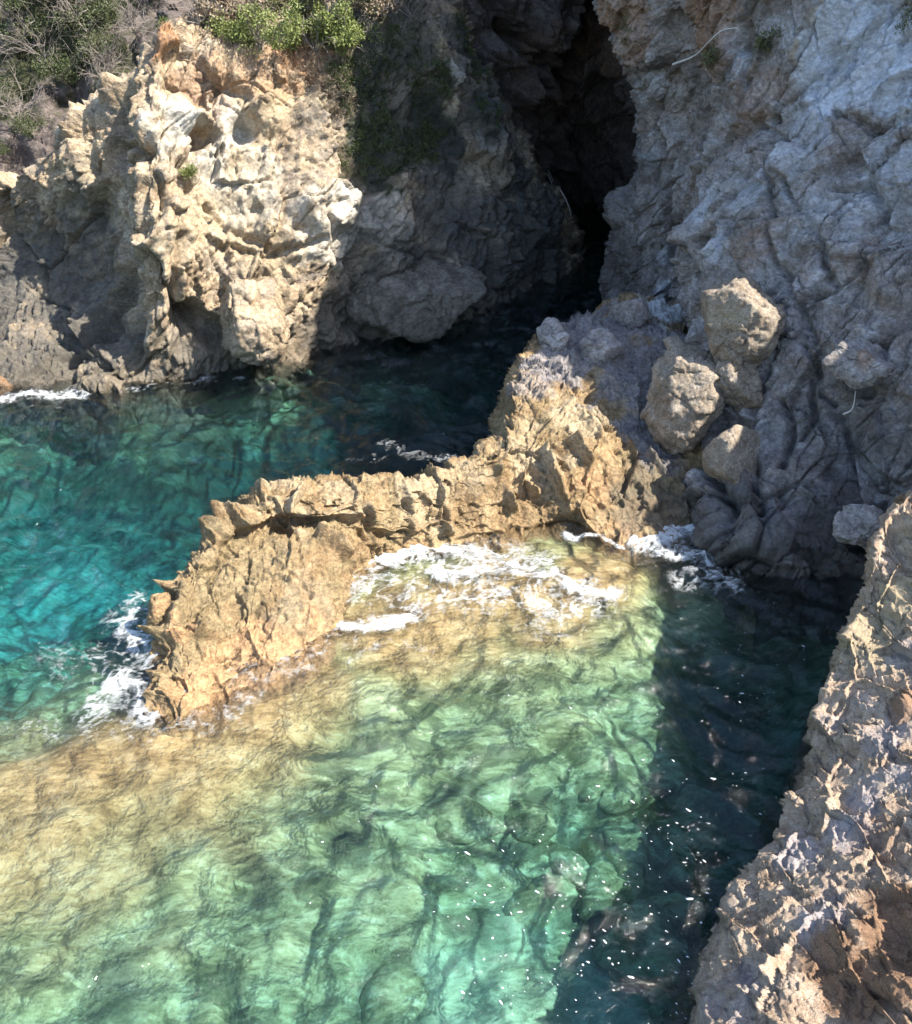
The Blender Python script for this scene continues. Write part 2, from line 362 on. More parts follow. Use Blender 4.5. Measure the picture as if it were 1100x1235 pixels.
# ------------------------------------------------------------------ RIGHT CLIFF
def rcol(pts, deep=1.8):
    f = [at(*p) for p in pts]
    return [f[0] + np.array([-0.1, -0.5, -deep])] + f
R_ = []
R_.append(rcol([(779, 320, 33), (779, 315, 33), (779, 310, 33), (782, 260, 33), (786, 200, 33), (792, 110, 33), (794, 0, 33), (794, -120, 33), (794, -300, 33)]))
R_.append(rcol([(759, 345, 25), (759, 335, 25), (759, 320, 25), (764, 280, 25), (779, 210, 25), (789, 110, 25), (772, 0, 25), (759, -120, 25), (759, -300, 25)]))
R_.append(rcol([(740, 375, 20.0), (738, 350, 19.7), (738, 320, 19.6), (740, 285, 19.6), (764, 210, 19.4), (776, 110, 19.2), (730, 0, 18.6), (709, -120, 18.2), (694, -320, 18.6)]))
R_.append(rcol([(782, 415, 17.8), (779, 380, 17.9), (779, 335, 18.0), (784, 280, 18.1), (799, 200, 18.1), (804, 105, 18.0), (774, 0, 17.6), (764, -140, 17.2), (759, -340, 17.5)]))
R_.append(rcol([(824, 430, 16.5), (826, 385, 17.1), (826, 335, 17.3), (826, 280, 17.4), (836, 200, 17.3), (844, 105, 17.1), (834, 0, 16.9), (829, -150, 16.7), (829, -350, 17.3)]))
R_.append(rcol([(842, 620, 11.2), (842, 540, 12.2), (842, 440, 13.6), (842, 360, 14.7), (848, 260, 15.5), (862, 130, 16.1), (870, 0, 16.5), (875, -150, 16.8), (880, -360, 17.6)]))
R_.append(rcol([(884, 655, 10.1), (884, 580, 11.0), (888, 490, 12.2), (892, 390, 13.2), (898, 280, 14.1), (905, 140, 15.2), (910, 0, 15.9), (915, -150, 16.4), (920, -360, 17.5)]))
R_.append(rcol([(930, 690, 9.66), (930, 600, 10.5), (932, 500, 11.5), (936, 390, 12.5), (942, 270, 13.5), (948, 130, 14.6), (952, 0, 15.3), (955, -150, 16.0), (960, -370, 17.3)]))
R_.append(rcol([(985, 695, 9.5), (985, 605, 10.4), (985, 500, 11.2), (985, 390, 12.1), (985, 260, 13.1), (990, 130, 14.1), (992, 0, 14.9), (995, -150, 15.7), (1000, -380, 17)]))
R_.append(rcol([(1045, 690, 9.5), (1045, 600, 10.3), (1045, 490, 11.0), (1045, 380, 11.8), (1045, 250, 12.8), (1048, 120, 13.7), (1050, 0, 14.4), (1055, -150, 15.3), (1060, -390, 16.8)]))
R_.append(rcol([(1110, 680, 9.3), (1110, 590, 9.9), (1110, 480, 10.6), (1110, 370, 11.4), (1110, 240, 12.3), (1112, 120, 13.1), (1115, 0, 13.9), (1120, -150, 14.9), (1130, -400, 16.5)]))
R_.append(rcol([(1230, 670, 8.9), (1230, 570, 9.4), (1230, 470, 10.1), (1230, 350, 10.8), (1230, 230, 11.6), (1235, 110, 12.4), (1240, 0, 13.1), (1250, -150, 14.2), (1260, -410, 16)]))
R_.append(rcol([(1420, 640, 8.3), (1420, 540, 8.8), (1420, 440, 9.3), (1420, 330, 10), (1420, 210, 10.7), (1425, 90, 11.4), (1430, -20, 12.1), (1440, -170, 13.2), (1450, -420, 15)]))
GR = net(R_, 620, 560)
rotB = Rm((0.3, 0.6, -0.4), 38)
def dispR(V):
    b1, _ = blocks(V, 1.15, 0.07, 0.22, 0.10, 0.035, (1.3, 1, 0.55), rotB, 3, 0.16)
    b2, _ = blocks(V, 0.46, 0.03, 0.11, 0.04, 0.05, (1.3, 1, 0.6), rotB, 4, 0.16)
    b3, _ = blocks(V, 0.18, 0.012, 0.035, 0.016, 0.10, (1, 1, 0.7), rotB, 6, 0.4)
    rib = fbm(V * np.array([2.2, 1.0, 0.45]) @ Rm((0, 1, 0), -12), 6, 0.58, True, off=3) * 0.13
    low = sst(6.0, 0.0, V[:, 2])
    return fbm(V * 0.4, 3, off=5) * 0.4 + b1 * (0.6 + 0.4 * low) + b2 + b3 + rib * (1 - 0.7 * sst(3.2, 4.5, V[:, 0])) + fbm(V * 2.4, 7, 0.55, off=8) * 0.09
blR = [(1, 1040, 40, 1.1, 1), (1, 1010, 90, .8, .9), (1, 1080, 100, 1.0, .8), (1, 960, 150, .8, .45), (1, 800, 310, .35, .95), (1, 795, 350, .3, 1), (1, 880, 50, .35, .8), (1, 885, 70, .3, .8), (1, 840, 250, .5, .6), (1, 850, 290, .4, .6), (1, 790, 90, .4, .6), (1, 1060, 160, .5, .5), (1, 950, 200, .5, .35), (1, 775, 200, .5, .45),
       (1, 1000, 250, 1.0, .35), (1, 900, 230, .5, .4), (1, 1080, 230, .9, .45),
       (0, 850, 30, .9, .6), (0, 750, 60, .8, .5), (0, 730, 20, .8, .55), (3, 970, 60, .35, .8), (3, 990, 20, .5, .7), (0, 900, 130, .8, .4), (0, 900, 300, .6, .35), (0, 1060, 290, .5, .4),
       (2, 915, 55, .25, .9), (2, 850, 70, .25, .7)]
crR = [([(905, 190), (925, 260), (930, 300), (960, 380), (990, 430)], .05, .22), ([(930, 210), (985, 290), (1000, 340)], .04, .2), ([(940, 370), (1000, 350), (1060, 300), (1100, 290)], .05, .2),
       ([(1040, 470), (1060, 420), (1100, 380)], .10, .45), ([(935, 480), (950, 520), (940, 560)], .05, .28), ([(970, 460), (975, 500), (960, 525)], .05, .25), ([(1010, 500), (1030, 560), (1050, 600)], .05, .25),
       ([(1035, 640), (1060, 600)], .12, .5), ([(880, 520), (905, 560), (915, 620)], .07, .3), ([(850, 560), (880, 610), (885, 640)], .08, .3), ([(830, 260), (838, 330), (850, 360)], .06, .3),
       ([(785, 130), (800, 220), (808, 320)], .10, .35), ([(1000, 130), (1045, 150), (1095, 135)], .06, .25), ([(925, 420), (905, 470), (900, 510)], .07, .3), ([(1000, 220), (1040, 215), (1060, 250)], .07, .22),
       ([(960, 400), (985, 470), (1000, 480)], .05, .22), ([(880, 140), (920, 160), (960, 175)], .04, .15)]
buR = [(1000, 70, .3, -.18), (915, 140, .12, -.4), (887, 98, .10, -.35), (865, 100, .10, -.35), (900, 150, .1, -.3), (885, 50, .3, -.2), (940, 190, .4, .25), (1080, 270, .6, -.3), (1080, 330, .6, .3),
       (840, 290, .35, .25), (1070, 420, .6, .3), (930, 640, .5, .25), (745, 250, .5, .3), (780, 60, .6, .3), (1055, 640, .5, -.4), (985, 600, .6, .2)]
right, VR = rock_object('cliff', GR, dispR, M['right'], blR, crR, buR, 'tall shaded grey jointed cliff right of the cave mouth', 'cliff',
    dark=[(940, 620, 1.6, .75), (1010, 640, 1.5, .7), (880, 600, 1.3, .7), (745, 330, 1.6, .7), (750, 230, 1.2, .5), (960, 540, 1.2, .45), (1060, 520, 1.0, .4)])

# ------------------------------------------------------------------ CAVE: back walls and roof
C_ = []
for px, dY in ((520, -1.5), (580, -.5), (620, 0), (660, 1.5), (700, 4), (740, 3), (770, 1), (800, 0)):
    C_.append([at(px, 400, 24 + dY) - np.array([0, 0, 1.5]), at(px, 330, 27 + dY), at(px, 250, 27 + dY), at(px, 170, 26 + dY), at(px, 80, 25.2 + dY * .8), at(px, 10, 24.6 + dY * .6), at(px, -60, 24.6 + dY * .5)])
GC = net(C_, 260, 260)
def dispC(V):
    b1, _ = blocks(V, 1.5, 0.35, 0.5, 0.2, 0.07, (1.3, 1, 0.5), Rm((0, 1, 0), -35), 7, 0.5)
    b2, _ = blocks(V, 0.5, 0.08, 0.14, 0.06, 0.1, (1.2, 1, 0.6), Rm((0, 1, 0), -35), 8, 0.5)
    return fbm(V * 0.4, 3, off=2) * 0.9 + b1 + b2 + fbm(V * 2.5, 4) * 0.15
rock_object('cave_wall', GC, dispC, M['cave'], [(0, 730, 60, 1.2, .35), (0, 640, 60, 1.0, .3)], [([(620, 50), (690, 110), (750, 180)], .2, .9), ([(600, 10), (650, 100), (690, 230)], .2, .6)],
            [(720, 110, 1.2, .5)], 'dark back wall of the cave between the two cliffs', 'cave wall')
C_ = []
for px in (500, 545, 590, 640, 690, 740, 790):
    k = (px - 640) / 150; arch = 0.35 * k * k
    C_.append([at(px, -10, 30) - np.array([0, 0, .3 + arch]), at(px, -16, 27) - np.array([0, 0, arch]), at(px, -26, 25.5), at(px, -30, 25.0), at(px, -60, 24.8), at(px, -140, 24.6), at(px, -260, 24.8), at(px, -420, 25.5), at(px, -480, 28)])
GRo = net(C_, 160, 220)
rock_object('cave_roof', GRo, dispL, M['right'], [(0, 620, -20, 1.5, .5)], (), (), 'rock lintel over the cave mouth at the top edge of the photo', 'rock arch')

# ------------------------------------------------------------------ ROCK SPIT
def scol(topv, frontv, back_dy=1.3, extra=None, dz=0.0):
    """cross-section of the spit: behind under water, behind, top, two front points, front water line, submerged toe"""
    T = at(*topv); T[2] -= .12; Wf = wl(*frontv); Bk = T + np.array([-0.15, back_dy * .55, -T[2] * 0.65]); Bu = T + np.array([-0.25, back_dy, -T[2] - 1.6])
    if extra: m = [at(*e) for e in extra]
    else: m = [T * (1 - q) + Wf * q + np.array([0, 0, hz]) for q, hz in ((.12, .02), (.30, .0), (.52, .02), (.78, .05))]
    d = (Wf - T); d[2] = 0; d /= np.linalg.norm(d)
    Tb = T + np.array([0, .28, -.02])
    return [Bu, Bk, Tb, T] + m + [Wf, Wf + d * 0.7 + np.array([0, 0, -.55]), Wf + d * 1.3 + np.array([0, 0, -1.4])]
S_ = []
S_.append(scol((165, 800, 7.95), (140, 840), .5))
S_[-1] = [p + np.array([0, 0, -.45]) for p in S_[-1]]
S_.append(scol((205, 722, 8.4), (198, 860), .6))
S_.append(scol((236, 672, 9.0), (240, 850), .8))
S_.append(scol((272, 622, 9.65), (285, 830), 1.1, [(272, 642, 9.5), (272, 660, 9.42), (276, 700, 8.85), (281, 768, 8.15)]))
S_.append(scol((328, 590, 10.1), (340, 805), 1.3, [(326, 610, 9.85), (325, 634, 9.88), (328, 668, 9.25), (334, 735, 8.45)]))
S_.append(scol((388, 584, 10.3), (400, 768), 1.3, [(387, 604, 10.05), (387, 628, 10.08), (389, 660, 9.5), (393, 715, 8.85)]))
S_.append(scol((450, 584, 10.45), (432, 690), 1.3))
S_.append(scol((520, 574, 10.75), (505, 662), 1.3))
S_.append(scol((580, 552, 11.2), (580, 652), 1.4))
S_.append(scol((618, 512, 11.9), (640, 640), 1.6))
S_.append(scol((622, 462, 13.1), (690, 640), 1.9, [(635, 485, 12.6), (652, 515, 12.1), (668, 560, 11.5), (682, 605, 10.95)]))
S_.append(scol((648, 402, 14.6), (735, 655), 1.6, [(670, 430, 14.0), (700, 480, 12.9), (718, 540, 11.9), (730, 605, 11.0)]))
S_.append(scol((695, 382, 15.2), (775, 655), 1.8, [(710, 415, 14.4), (738, 470, 13.2), (755, 540, 12.0), (768, 605, 11.1)]))
S_.append(scol((745, 364, 15.8), (820, 648), 2.0, [(755, 405, 14.7), (775, 460, 13.4), (792, 530, 12.2), (810, 600, 11.2)]))
S_.append(scol((800, 362, 16.0), (868, 645), 2.0, [(805, 405, 14.8), (818, 460, 13.6), (835, 530, 12.3), (855, 600, 11.2)]))
S_.append(scol((850, 375, 16.0), (905, 665), 2.0, [(855, 410, 15.0), (862, 460, 13.8), (874, 530, 12.4), (892, 610, 11.2)]))
GS = net(S_, 760, 400)
rotC = Rm((0.5, 0.2, 0.3), 50)
def dispS(V):
    b1, _ = blocks(V, 0.95, 0.05, 0.07, 0.09, 0.05, (1, 1, 0.7), rotC, 11, 0.25)
    b2, _ = blocks(V, 0.38, 0.025, 0.05, 0.045, 0.07, (1.2, 1, 0.8), rotC, 12, 0.25)
    b3, _ = blocks(V, 0.14, 0.012, 0.028, 0.016, 0.10, (1, 1, 1), rotC, 13, 0.4)
    k = sst(-0.35, 0.35, V[:, 2])
    flat = 1 - 0.7 * np.exp(-(((V[:, 0] + 2.0) / .8) ** 2 + ((V[:, 1] - 8.5) / .8) ** 2))
    rib = fbm(V @ Rm((0, 0, 1), 25) * np.array([2.2, .7, .8]), 5, 0.55, True, off=31) * .07 * sst(-1, 1.5, V[:, 0])
    return fbm(V * 0.9, 2, off=12) * 0.12 * k + b1 * flat * (0.3 + .7 * k) + (b2 * flat + b3) * (.4 + .6 * k) + rib * k + fbm(V * 2.8, 7, 0.56, off=4) * 0.11
blS = [(2, 720, 400, 1.3, 1), (2, 785, 430, 1.3, 1), (2, 680, 430, .7, .9), (2, 840, 450, 1.2, 1), (2, 640, 450, .5, .6), (2, 800, 520, .9, .8), (0, 210, 770, .22, 1), (0, 200, 740, .2, .6), (0, 300, 800, .6, .75), (0, 250, 830, .5, .75), (0, 370, 790, .6, .65), (0, 230, 750, .15, .7), (0, 720, 580, .4, .55),
       (1, 695, 440, .4, .8), (1, 800, 370, .5, .9), (1, 700, 390, .4, .45), (1, 740, 420, .5, .5), (1, 780, 390, .4, .55), (1, 310, 830, .2, .6), (1, 670, 400, .4, .35),
       (3, 330, 600, .7, .6), (3, 520, 590, .7, .6), (3, 640, 540, .8, .6), (3, 700, 500, .6, .65), (3, 420, 600, .6, .5), (3, 380, 740, .6, .4), (3, 590, 570, .5, .5), (0, 740, 540, .3, .6), (0, 640, 650, .4, .5), (0, 730, 660, .4, .5)]
crS = [([(265, 618), (300, 634), (318, 632), (380, 622), (430, 622)], .09, .26), ([(350, 620), (360, 600), (372, 585)], .05, .25), ([(450, 610), (455, 650), (462, 665)], .06, .35), ([(385, 645), (410, 660), (415, 670)], .06, .3),
       ([(330, 690), (375, 705)], .025, .1), ([(305, 705), (330, 712)], .02, .08), ([(655, 540), (668, 570), (680, 590)], .07, .35), ([(690, 530), (712, 560)], .07, .28), ([(635, 570), (645, 590)], .05, .25),
       ([(200, 700), (225, 710), (215, 740)], .07, .25), ([(600, 560), (625, 610)], .05, .2), ([(495, 600), (500, 640)], .05, .2), ([(540, 590), (550, 640)], .05, .2), ([(240, 745), (250, 760)], .06, .2),
       ([(780, 545), (820, 580), (880, 640)], .05, .2)]
buS = [(300, 634, .2, -.16), (350, 705, .8, -.10), (370, 670, .6, -.08), (680, 430, .3, -.15), (670, 395, .25, .2), (718, 375, .25, .15), (685, 385, .2, .12),
       (640, 500, .35, .1), (620, 500, .15, -.2), (195, 770, .12, -.2), (700, 600, .3, -.1), (760, 600, .5, .12), (230, 600, .2, -.2)]
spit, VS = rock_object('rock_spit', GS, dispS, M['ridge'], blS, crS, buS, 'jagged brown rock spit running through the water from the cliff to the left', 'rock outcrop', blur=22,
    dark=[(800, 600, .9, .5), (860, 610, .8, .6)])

# ------------------------------------------------------------------ FOREGROUND OUTCROP
def fcol(b, slopes):
    """one cross-section of the outcrop: under water, water line, then up the face at the given slopes"""
    p0 = at(*b); out = [p0 + np.array([-.25, -.1, -p0[2] - 1.6]), p0 + np.array([-.06, -.05, -p0[2] * .9 - .35]), p0 + np.array([.02, -.02, -p0[2] * .4 - .04]), p0]
    prev = p0
    for (px, s_) in slopes:
        d = ray(px, b[1] - (px - b[0]) * .04); t = (H - prev[2] + s_ * prev[0]) / (-d[2] + s_ * d[0]); prev = np.array([0, 0, H]) + d * t; out.append(prev)
    return out
F_ = []
mixs = lambda k, a, b_, c: [(p, q * k + r * (1 - k)) for (p, q), (_, r) in zip([(a, 1.3), (b_, .9), (c, .8), (1320, .8), (1750, .7)], [(a, 1.0), (b_, .6), (c, .55), (1320, .6), (1750, .5)])]
st = lambda a, b_, c: [(a, 1.3), (b_, .9), (c, .8), (1320, .8), (1750, .7)]
F_.append(fcol((800, 1700, 1.75), st(870, 970, 1090)))
F_.append(fcol((824, 1400, 2.75), st(885, 980, 1095)))
F_.append(fcol((846, 1235, 3.6), st(905, 1000, 1100)))
F_.append(fcol((848, 1150, 4.15), st(910, 1000, 1100)))
F_.append(fcol((880, 1085, 4.6), st(925, 1010, 1100)))
F_.append(fcol((932, 1010, 5.15), st(960, 1030, 1105)))
F_.append(fcol((959, 950, 5.65), mixs(0.9, 985, 1045, 1110)))
F_.append(fcol((980, 885, 6.2), mixs(0.72, 995, 1050, 1115)))
su = lambda a, b_, c: [(a, 1.0), (b_, .6), (c, .55), (1320, .6), (1750, .5)]
F_.append(fcol((1006, 815, 6.7), mixs(0.5, 1015, 1060, 1120)))
F_.append(fcol((1036, 745, 7.2), mixs(0.28, 1040, 1080, 1130)))
F_.append(fcol((1050, 690, 7.55), mixs(0.1, 1060, 1095, 1140)))
F_.append(fcol((1062, 640, 7.9), su(1075, 1105, 1150)))
F_.append(fcol((1098, 600, 8.2), su(1100, 1125, 1160)))
F_.append([p + np.array([.15, .45, -.5]) for p in F_[-1]])
F_.append([p + np.array([.1, .35, -1.2]) for p in F_[-1]])
GF = net(F_, 600, 520)
rotD = Rm((0.6, -0.3, 0.5), 42)
def dispF(V):
    b1, _ = blocks(V, 0.85, 0.02, 0.05, 0.05, 0.03, (1.5, 0.7, 1.1), rotD, 21, 0.4)
    b2, _ = blocks(V, 0.30, 0.008, 0.024, 0.012, 0.05, (1.4, .7, 1), rotD, 22, 0.4)
    b3, _ = blocks(V, 0.10, 0.005, 0.014, 0.006, 0.10, (1.2, .8, 1), rotD, 23, 0.4)
    return fbm(V * 0.8, 2, off=22) * 0.12 + b1 + b2 * 1.5 + b3 * 1.3 + fbm(V * 2.0, 8, 0.54, off=14) * 0.07
blF = [(0, 1030, 1190, .45, .85), (0, 1085, 1130, .4, 1), (0, 1080, 1180, .3, .9), (0, 1000, 1150, .35, .85), (0, 1010, 1200, .4, .8), (0, 960, 930, .25, .6), (0, 1085, 850, .25, .7), (0, 960, 870, .25, .4), (0, 930, 1060, .2, .3), (0, 1060, 1010, .35, .45),
       (3, 1040, 760, .6, .7), (3, 1070, 720, .5, .8), (3, 1090, 650, .5, .4), (3, 1000, 800, .4, .5), (3, 960, 930, .35, .35),
       (1, 960, 1020, .3, 0.60), (1, 1020, 1000, .3, 0.60), (1, 1040, 950, .3, 0.60), (1, 980, 1110, .35, 0.60), (1, 900, 1180, .45, 0.56), (1, 1060, 880, .35, 0.52), (1, 1000, 860, .3, 0.38), (1, 1080, 930, .25, 0.52), (1, 860, 1200, .3, 0.45), (1, 1090, 780, .25, 0.45), (1, 1030, 840, .25, 0.38)]
crF = [([(925, 1235), (928, 1190), (950, 1125)], .020, .10), ([(950, 1125), (1000, 1080), (1060, 1020), (1100, 995)], .020, .07), ([(1055, 1080), (1050, 1130), (1070, 1190), (1090, 1235)], .020, .09), ([(990, 1010), (1010, 960)], .03, .07)]
buF = [(1030, 890, .22, -.08), (1085, 1130, .3, .14), (1010, 1180, .4, .10), (900, 1160, .3, .1), (960, 930, .4, .14), (1000, 850, .2, .08), (1090, 850, .15, -.12), (1060, 760, .3, .1), (1085, 650, .3, .12)]
fore, VF = rock_object('outcrop', GF, dispF, M['fore'], blF, crF, buF, 'near tan, lavender and rust coloured rock outcrop filling the lower right corner', 'rock outcrop', blur=18)

# ------------------------------------------------------------------ LAND OUT OF FRAME: unseen right headland, crest shaped to cast the long shade, slope behind
def crest(y):
    return np.interp(y, [-8, 1.6, 4.3, 5.4, 6.3, 7.6, 8.4, 10, 10.7, 11.2, 11.9, 12.6, 13.9, 16.3, 24, 60], [5.0, 5.8, 5.7, 6.1, 6.4, 7.1, 7.6, 7.6, 8.2, 10.4, 12, 15, 16.6, 19.5, 20, 18])
xs = np.concatenate([np.linspace(5.8, 11, 90), np.linspace(11.3, 40, 30)]); ys = np.linspace(-9, 45, 230)
X, Y = np.meshgrid(xs, ys, indexing='ij'); cz = crest(Y)
lo = np.interp(Y, [-9, 3, 7.5, 9, 14, 20], [2.0, 1.8, -.5, -.8, 3.5, 5.5])
xl = np.interp(Y, [-9, 3, 8, 14, 20], [4.6, 4.8, 5.6, 6.6, 7.2])
t = np.clip((X - xl) / (9.0 - xl), 0, 1)
Z = lo + (cz - lo) * t ** 1.15 + np.clip(X - 9, 0, 40) * 0.02
GH = np.stack([X, Y, Z], -1)
def dispH(V):
    b1, _ = blocks(V, 1.6, .15, .25, .15, .06, (1, 1, .7), rotB, 31, .4); return b1 + fbm(V * 1.2, 5, .55) * .25
rock_object('shade_headland', GH, dispH, M['right'], (), (), (), 'unseen rocky headland to the right, shaped to cast the shade', 'headland')
# vegetated slope beyond the left headland, and unseen land added behind everything against stray sky light
V_ = []
for px in (-420, -250, -100, 0, 80, 160, 240, 330, 430):
    V_.append([at(px, 330, 22.5) - np.array([0, 0, 1]), at(px, 250, 22.5), at(px, 170, 23), at(px, 90, 23.8), at(px, 20, 24.6), at(px, -60, 25.6), at(px, -160, 27.5), at(px, -260, 31)])
GV = net(V_, 220, 160)
slope, VV = rock_object('hillside', GV, lambda V: fbm(V * .6, 3, off=3) * 1.0 + blocks(V, .8, .12, .2, .1, .08, seed=41)[0] + fbm(V * 2.5, 4) * .2, M['cave'],
                        [(2, 60, 60, 2.5, .8), (2, 150, 100, 2, .6)], (), (), 'dark scrubby hillside in shade behind the left headland', 'hillside')
xs = np.linspace(-60, 60, 120); ys = np.linspace(28, 120, 80); X, Y = np.meshgrid(xs, ys, indexing='ij')
Zb = np.interp(X, [-60, -22, -8, 10, 60], [-3, 2, 9, 15, 18]) + (Y - 28) * .12
GB = np.stack([X, Y, Zb], -1)
rock_object('backdrop_terrain', GB, lambda V: fbm(V * .25, 5) * 2.5, M['cave'], [(2, 550, -60, 80, .9)], (), (), 'unseen scrub covered land added behind the cove to block stray light', 'hill')

# ------------------------------------------------------------------ SEABED
dep = [(0, 520, 4.2), (0, 600, 4.6), (150, 560, 4.4), (100, 680, 3.8), (300, 500, 4.6), (450, 480, 4.6), (600, 430, 4.6), (700, 350, 4.0), (0, 740, 2.2), (60, 800, 1.2), (120, 770, 1.0), (20, 850, .75), (560, 560, 1.5), (400, 560, 2.8), (250, 590, 2.6), (0, 470, 1.6), (200, 465, 1.2), (350, 440, 1.4), (480, 420, 1.6), (560, 400, 2.2),
       (200, 880, .10), (100, 900, .14), (0, 920, .2), (300, 850, .12), (250, 900, .2), (50, 960, .25), (400, 790, .14), (450, 720, .18), (550, 690, .07), (500, 700, .07), (600, 700, .07), (650, 680, .07), (700, 700, .08), (740, 690, .1), (480, 770, .16), (430, 770, .1), (520, 740, .1), (560, 760, .2), (650, 750, .2), (740, 740, .25),
       (0, 1000, .45), (150, 980, .5), (300, 930, .6), (420, 870, .7), (550, 850, .8), (700, 830, .95), (780, 800, 1.3), (0, 1100, .9), (150, 1090, 1.0), (300, 1050, 1.2), (450, 1000, 1.3), (600, 960, 1.4), (750, 950, 1.6),
       (100, 1200, 1.5), (300, 1180, 1.8), (450, 1150, 2.0), (600, 1120, 2.1), (700, 1100, 1.9), (780, 1050, 2.0), (0, 1235, 1.7), (400, 1300, 2.5), (600, 1250, 2.2), (750, 1200, 2.2), (820, 1230, 2.3),
       (850, 700, .9), (900, 720, 1.6), (860, 780, 2.3), (930, 800, 2.6), (880, 900, 2.6), (850, 1000, 2.6), (980, 700, .9), (830, 660, .35), (1000, 730, 1.3)]
DP = np.array([[*onz(a, b)[:2], c] for a, b, c in dep]); DP[:, 2] = np.where(DP[:, 2] > .5, .5 + (DP[:, 2] - .5) * .5, DP[:, 2])
def depth(x, y):
    x = np.asarray(x, float).ravel(); y = np.asarray(y, float).ravel(); num = np.zeros_like(x); den = np.zeros_like(x)
    for a, b, c in DP:
        s = 0.35 + 0.02 * b
        wgt = 1.0 / ((x - a) ** 2 + (y - b) ** 2 + s * .25) ** 2; num += wgt * c; den += wgt
    return num / den
xs = np.concatenate([[-900, -200, -60, -25], np.linspace(-14, 7, 420), [12, 20, 60]]); ys = np.concatenate([[-300, -60, -12, -4], np.linspace(0.5, 30, 560), [36, 60, 200]])
X, Y = np.meshgrid(xs, ys, indexing='ij'); D = depth(X, Y).reshape(X.shape)
far = np.maximum(sst(10.5, 40, np.abs(X)), sst(1.5, -12, Y)); D = D * (1 - far) + 9.0 * far
Pb = np.stack([X.ravel(), Y.ravel(), np.zeros(X.size)], 1)
amp = np.clip(D.ravel(), .15, 1.3)
wk = Pb + .35 * np.stack([fbm(Pb * 1.1, 3, off=1), fbm(Pb * 1.1, 3, off=8), np.zeros(len(Pb))], 1)
hh = fbm(Pb * 1.6, 6, .58) * .40 + fbm(Pb * .5, 2) * .4
inner = (sst(16, 12, np.abs(X)) * sst(34, 29, Y)).ravel()
Zs = -D.ravel() + hh * amp * .6 * inner
Zs = np.where(D.ravel() < .8, np.minimum(Zs, -0.03 - .04 * D.ravel()), Zs)
Vb = np.stack([X.ravel(), Y.ravel(), Zs], 1)
m, n = newmat('seabed_rock'); bs = n.n['Principled BSDF']
tc = n.add('ShaderNodeNewGeometry').outputs['Position']
flat = n.mapping(tc, (.8, 1.9, .4), (0, 0, math.radians(-30)))
dn = n.add('ShaderNodeTexNoise', {'Vector': tc, 'Scale': 2.2, 'Detail': 4.0}).outputs['Color']
wv = n.add('ShaderNodeVectorMath', {0: flat, 1: n.add('ShaderNodeVectorMath', {0: dn, 1: (.42, .30, 0)}, operation='MULTIPLY').outputs[0]}, operation='ADD').outputs[0]
a1 = n.noise(wv, 2.6, 6, .58, .1); a2 = n.noise(wv, 10, 5, .6, .2); a3 = n.noise(wv, 2.0, 7, .62, .1)
stn = n.add('ShaderNodeTexVoronoi', {'Vector': wv, 'Scale': 3.6}, feature='F1'); stc = n.add('ShaderNodeSeparateColor', {'Color': stn.outputs['Color']}).outputs[0]; ste = n.ramp(n.vor(wv, 3.6), [(0., .97), (.14, 1.)])
f = n.math('MULTIPLY_ADD', a2, .42, n.math('MULTIPLY_ADD', a3, .10, n.math('MULTIPLY', a1, .45)))
colr = n.ramp(f, [(.37, (.11, .11, .05)), (.45, (.27, .26, .125)), (.53, (.44, .43, .23)), (.63, (.70, .68, .44))])
colr = n.mix(n.math('MULTIPLY', n.ramp(a3, [(.51, 0.), (.56, 1.)]), .75), colr, (.075, .08, .04)); colr = n.mix(.7, colr, ste, 'MULTIPLY')
pa = n.add('ShaderNodeVertexColor', layer_name='paint'); sp_ = n.add('ShaderNodeSeparateColor', {'Color': pa.outputs['Color']})
sandc = n.ramp(a2, [(.35, (.36, .40, .24)), (.62, (.74, .76, .48))])
orange = n.ramp(f, [(.37, (.16, .10, .045)), (.48, (.42, .28, .13)), (.62, (.64, .49, .28))])
colr = n.mix(sp_.outputs[0], colr, orange); colr = n.mix(sp_.outputs[1], colr, sandc); colr = n.mix(n.math('MULTIPLY', sp_.outputs[2], .88), colr, (.03, .035, .03))
n.t.links.new(colr, bs.inputs['Base Color']); bs.inputs['Roughness'].default_value = .95; bs.inputs['Specular IOR Level'].default_value = .1
b = n.add('ShaderNodeBump', {'Height': n.noise(tc, 9, 6, .65), 'Strength': .45, 'Distance': .06}); n.t.links.new(b.outputs[0], bs.inputs['Normal'])
M['seabed'] = m
W = np.zeros((len(Vb), 4), np.float32)
for px, py, r in ((60, 900, 2.0), (30, 1000, 1.1), (200, 890, 1.6), (330, 830, 1.0), (450, 740, .9), (600, 690, .9), (720, 690, .8), (100, 960, 1.1), (0, 950, 1.4), (560, 720, .9), (650, 720, .9), (480, 760, .8), (-100, 980, 2)):
    c = onz(px, py); d = np.hypot(Vb[:, 0] - c[0], Vb[:, 1] - c[1]) / r + fbm(Pb * 1.5, 4) * .6
    W[:, 0] = np.maximum(W[:, 0], 1.0 * (1 - sst(.5, 1.25, d)))
for px, py, r in ((600, 1180, 1.0), (720, 1150, .9), (700, 1240, 1.1), (540, 1100, .5), (640, 1040, .4), (500, 1230, .6), (0, 620, 1.5), (80, 560, 1.0)):
    c = onz(px, py); d = np.hypot(Vb[:, 0] - c[0], Vb[:, 1] - c[1]) / r + fbm(Pb * .8, 4, off=6) * .8
    W[:, 1] = np.maximum(W[:, 1], .55 * (1 - sst(.5, 1.1, d)))
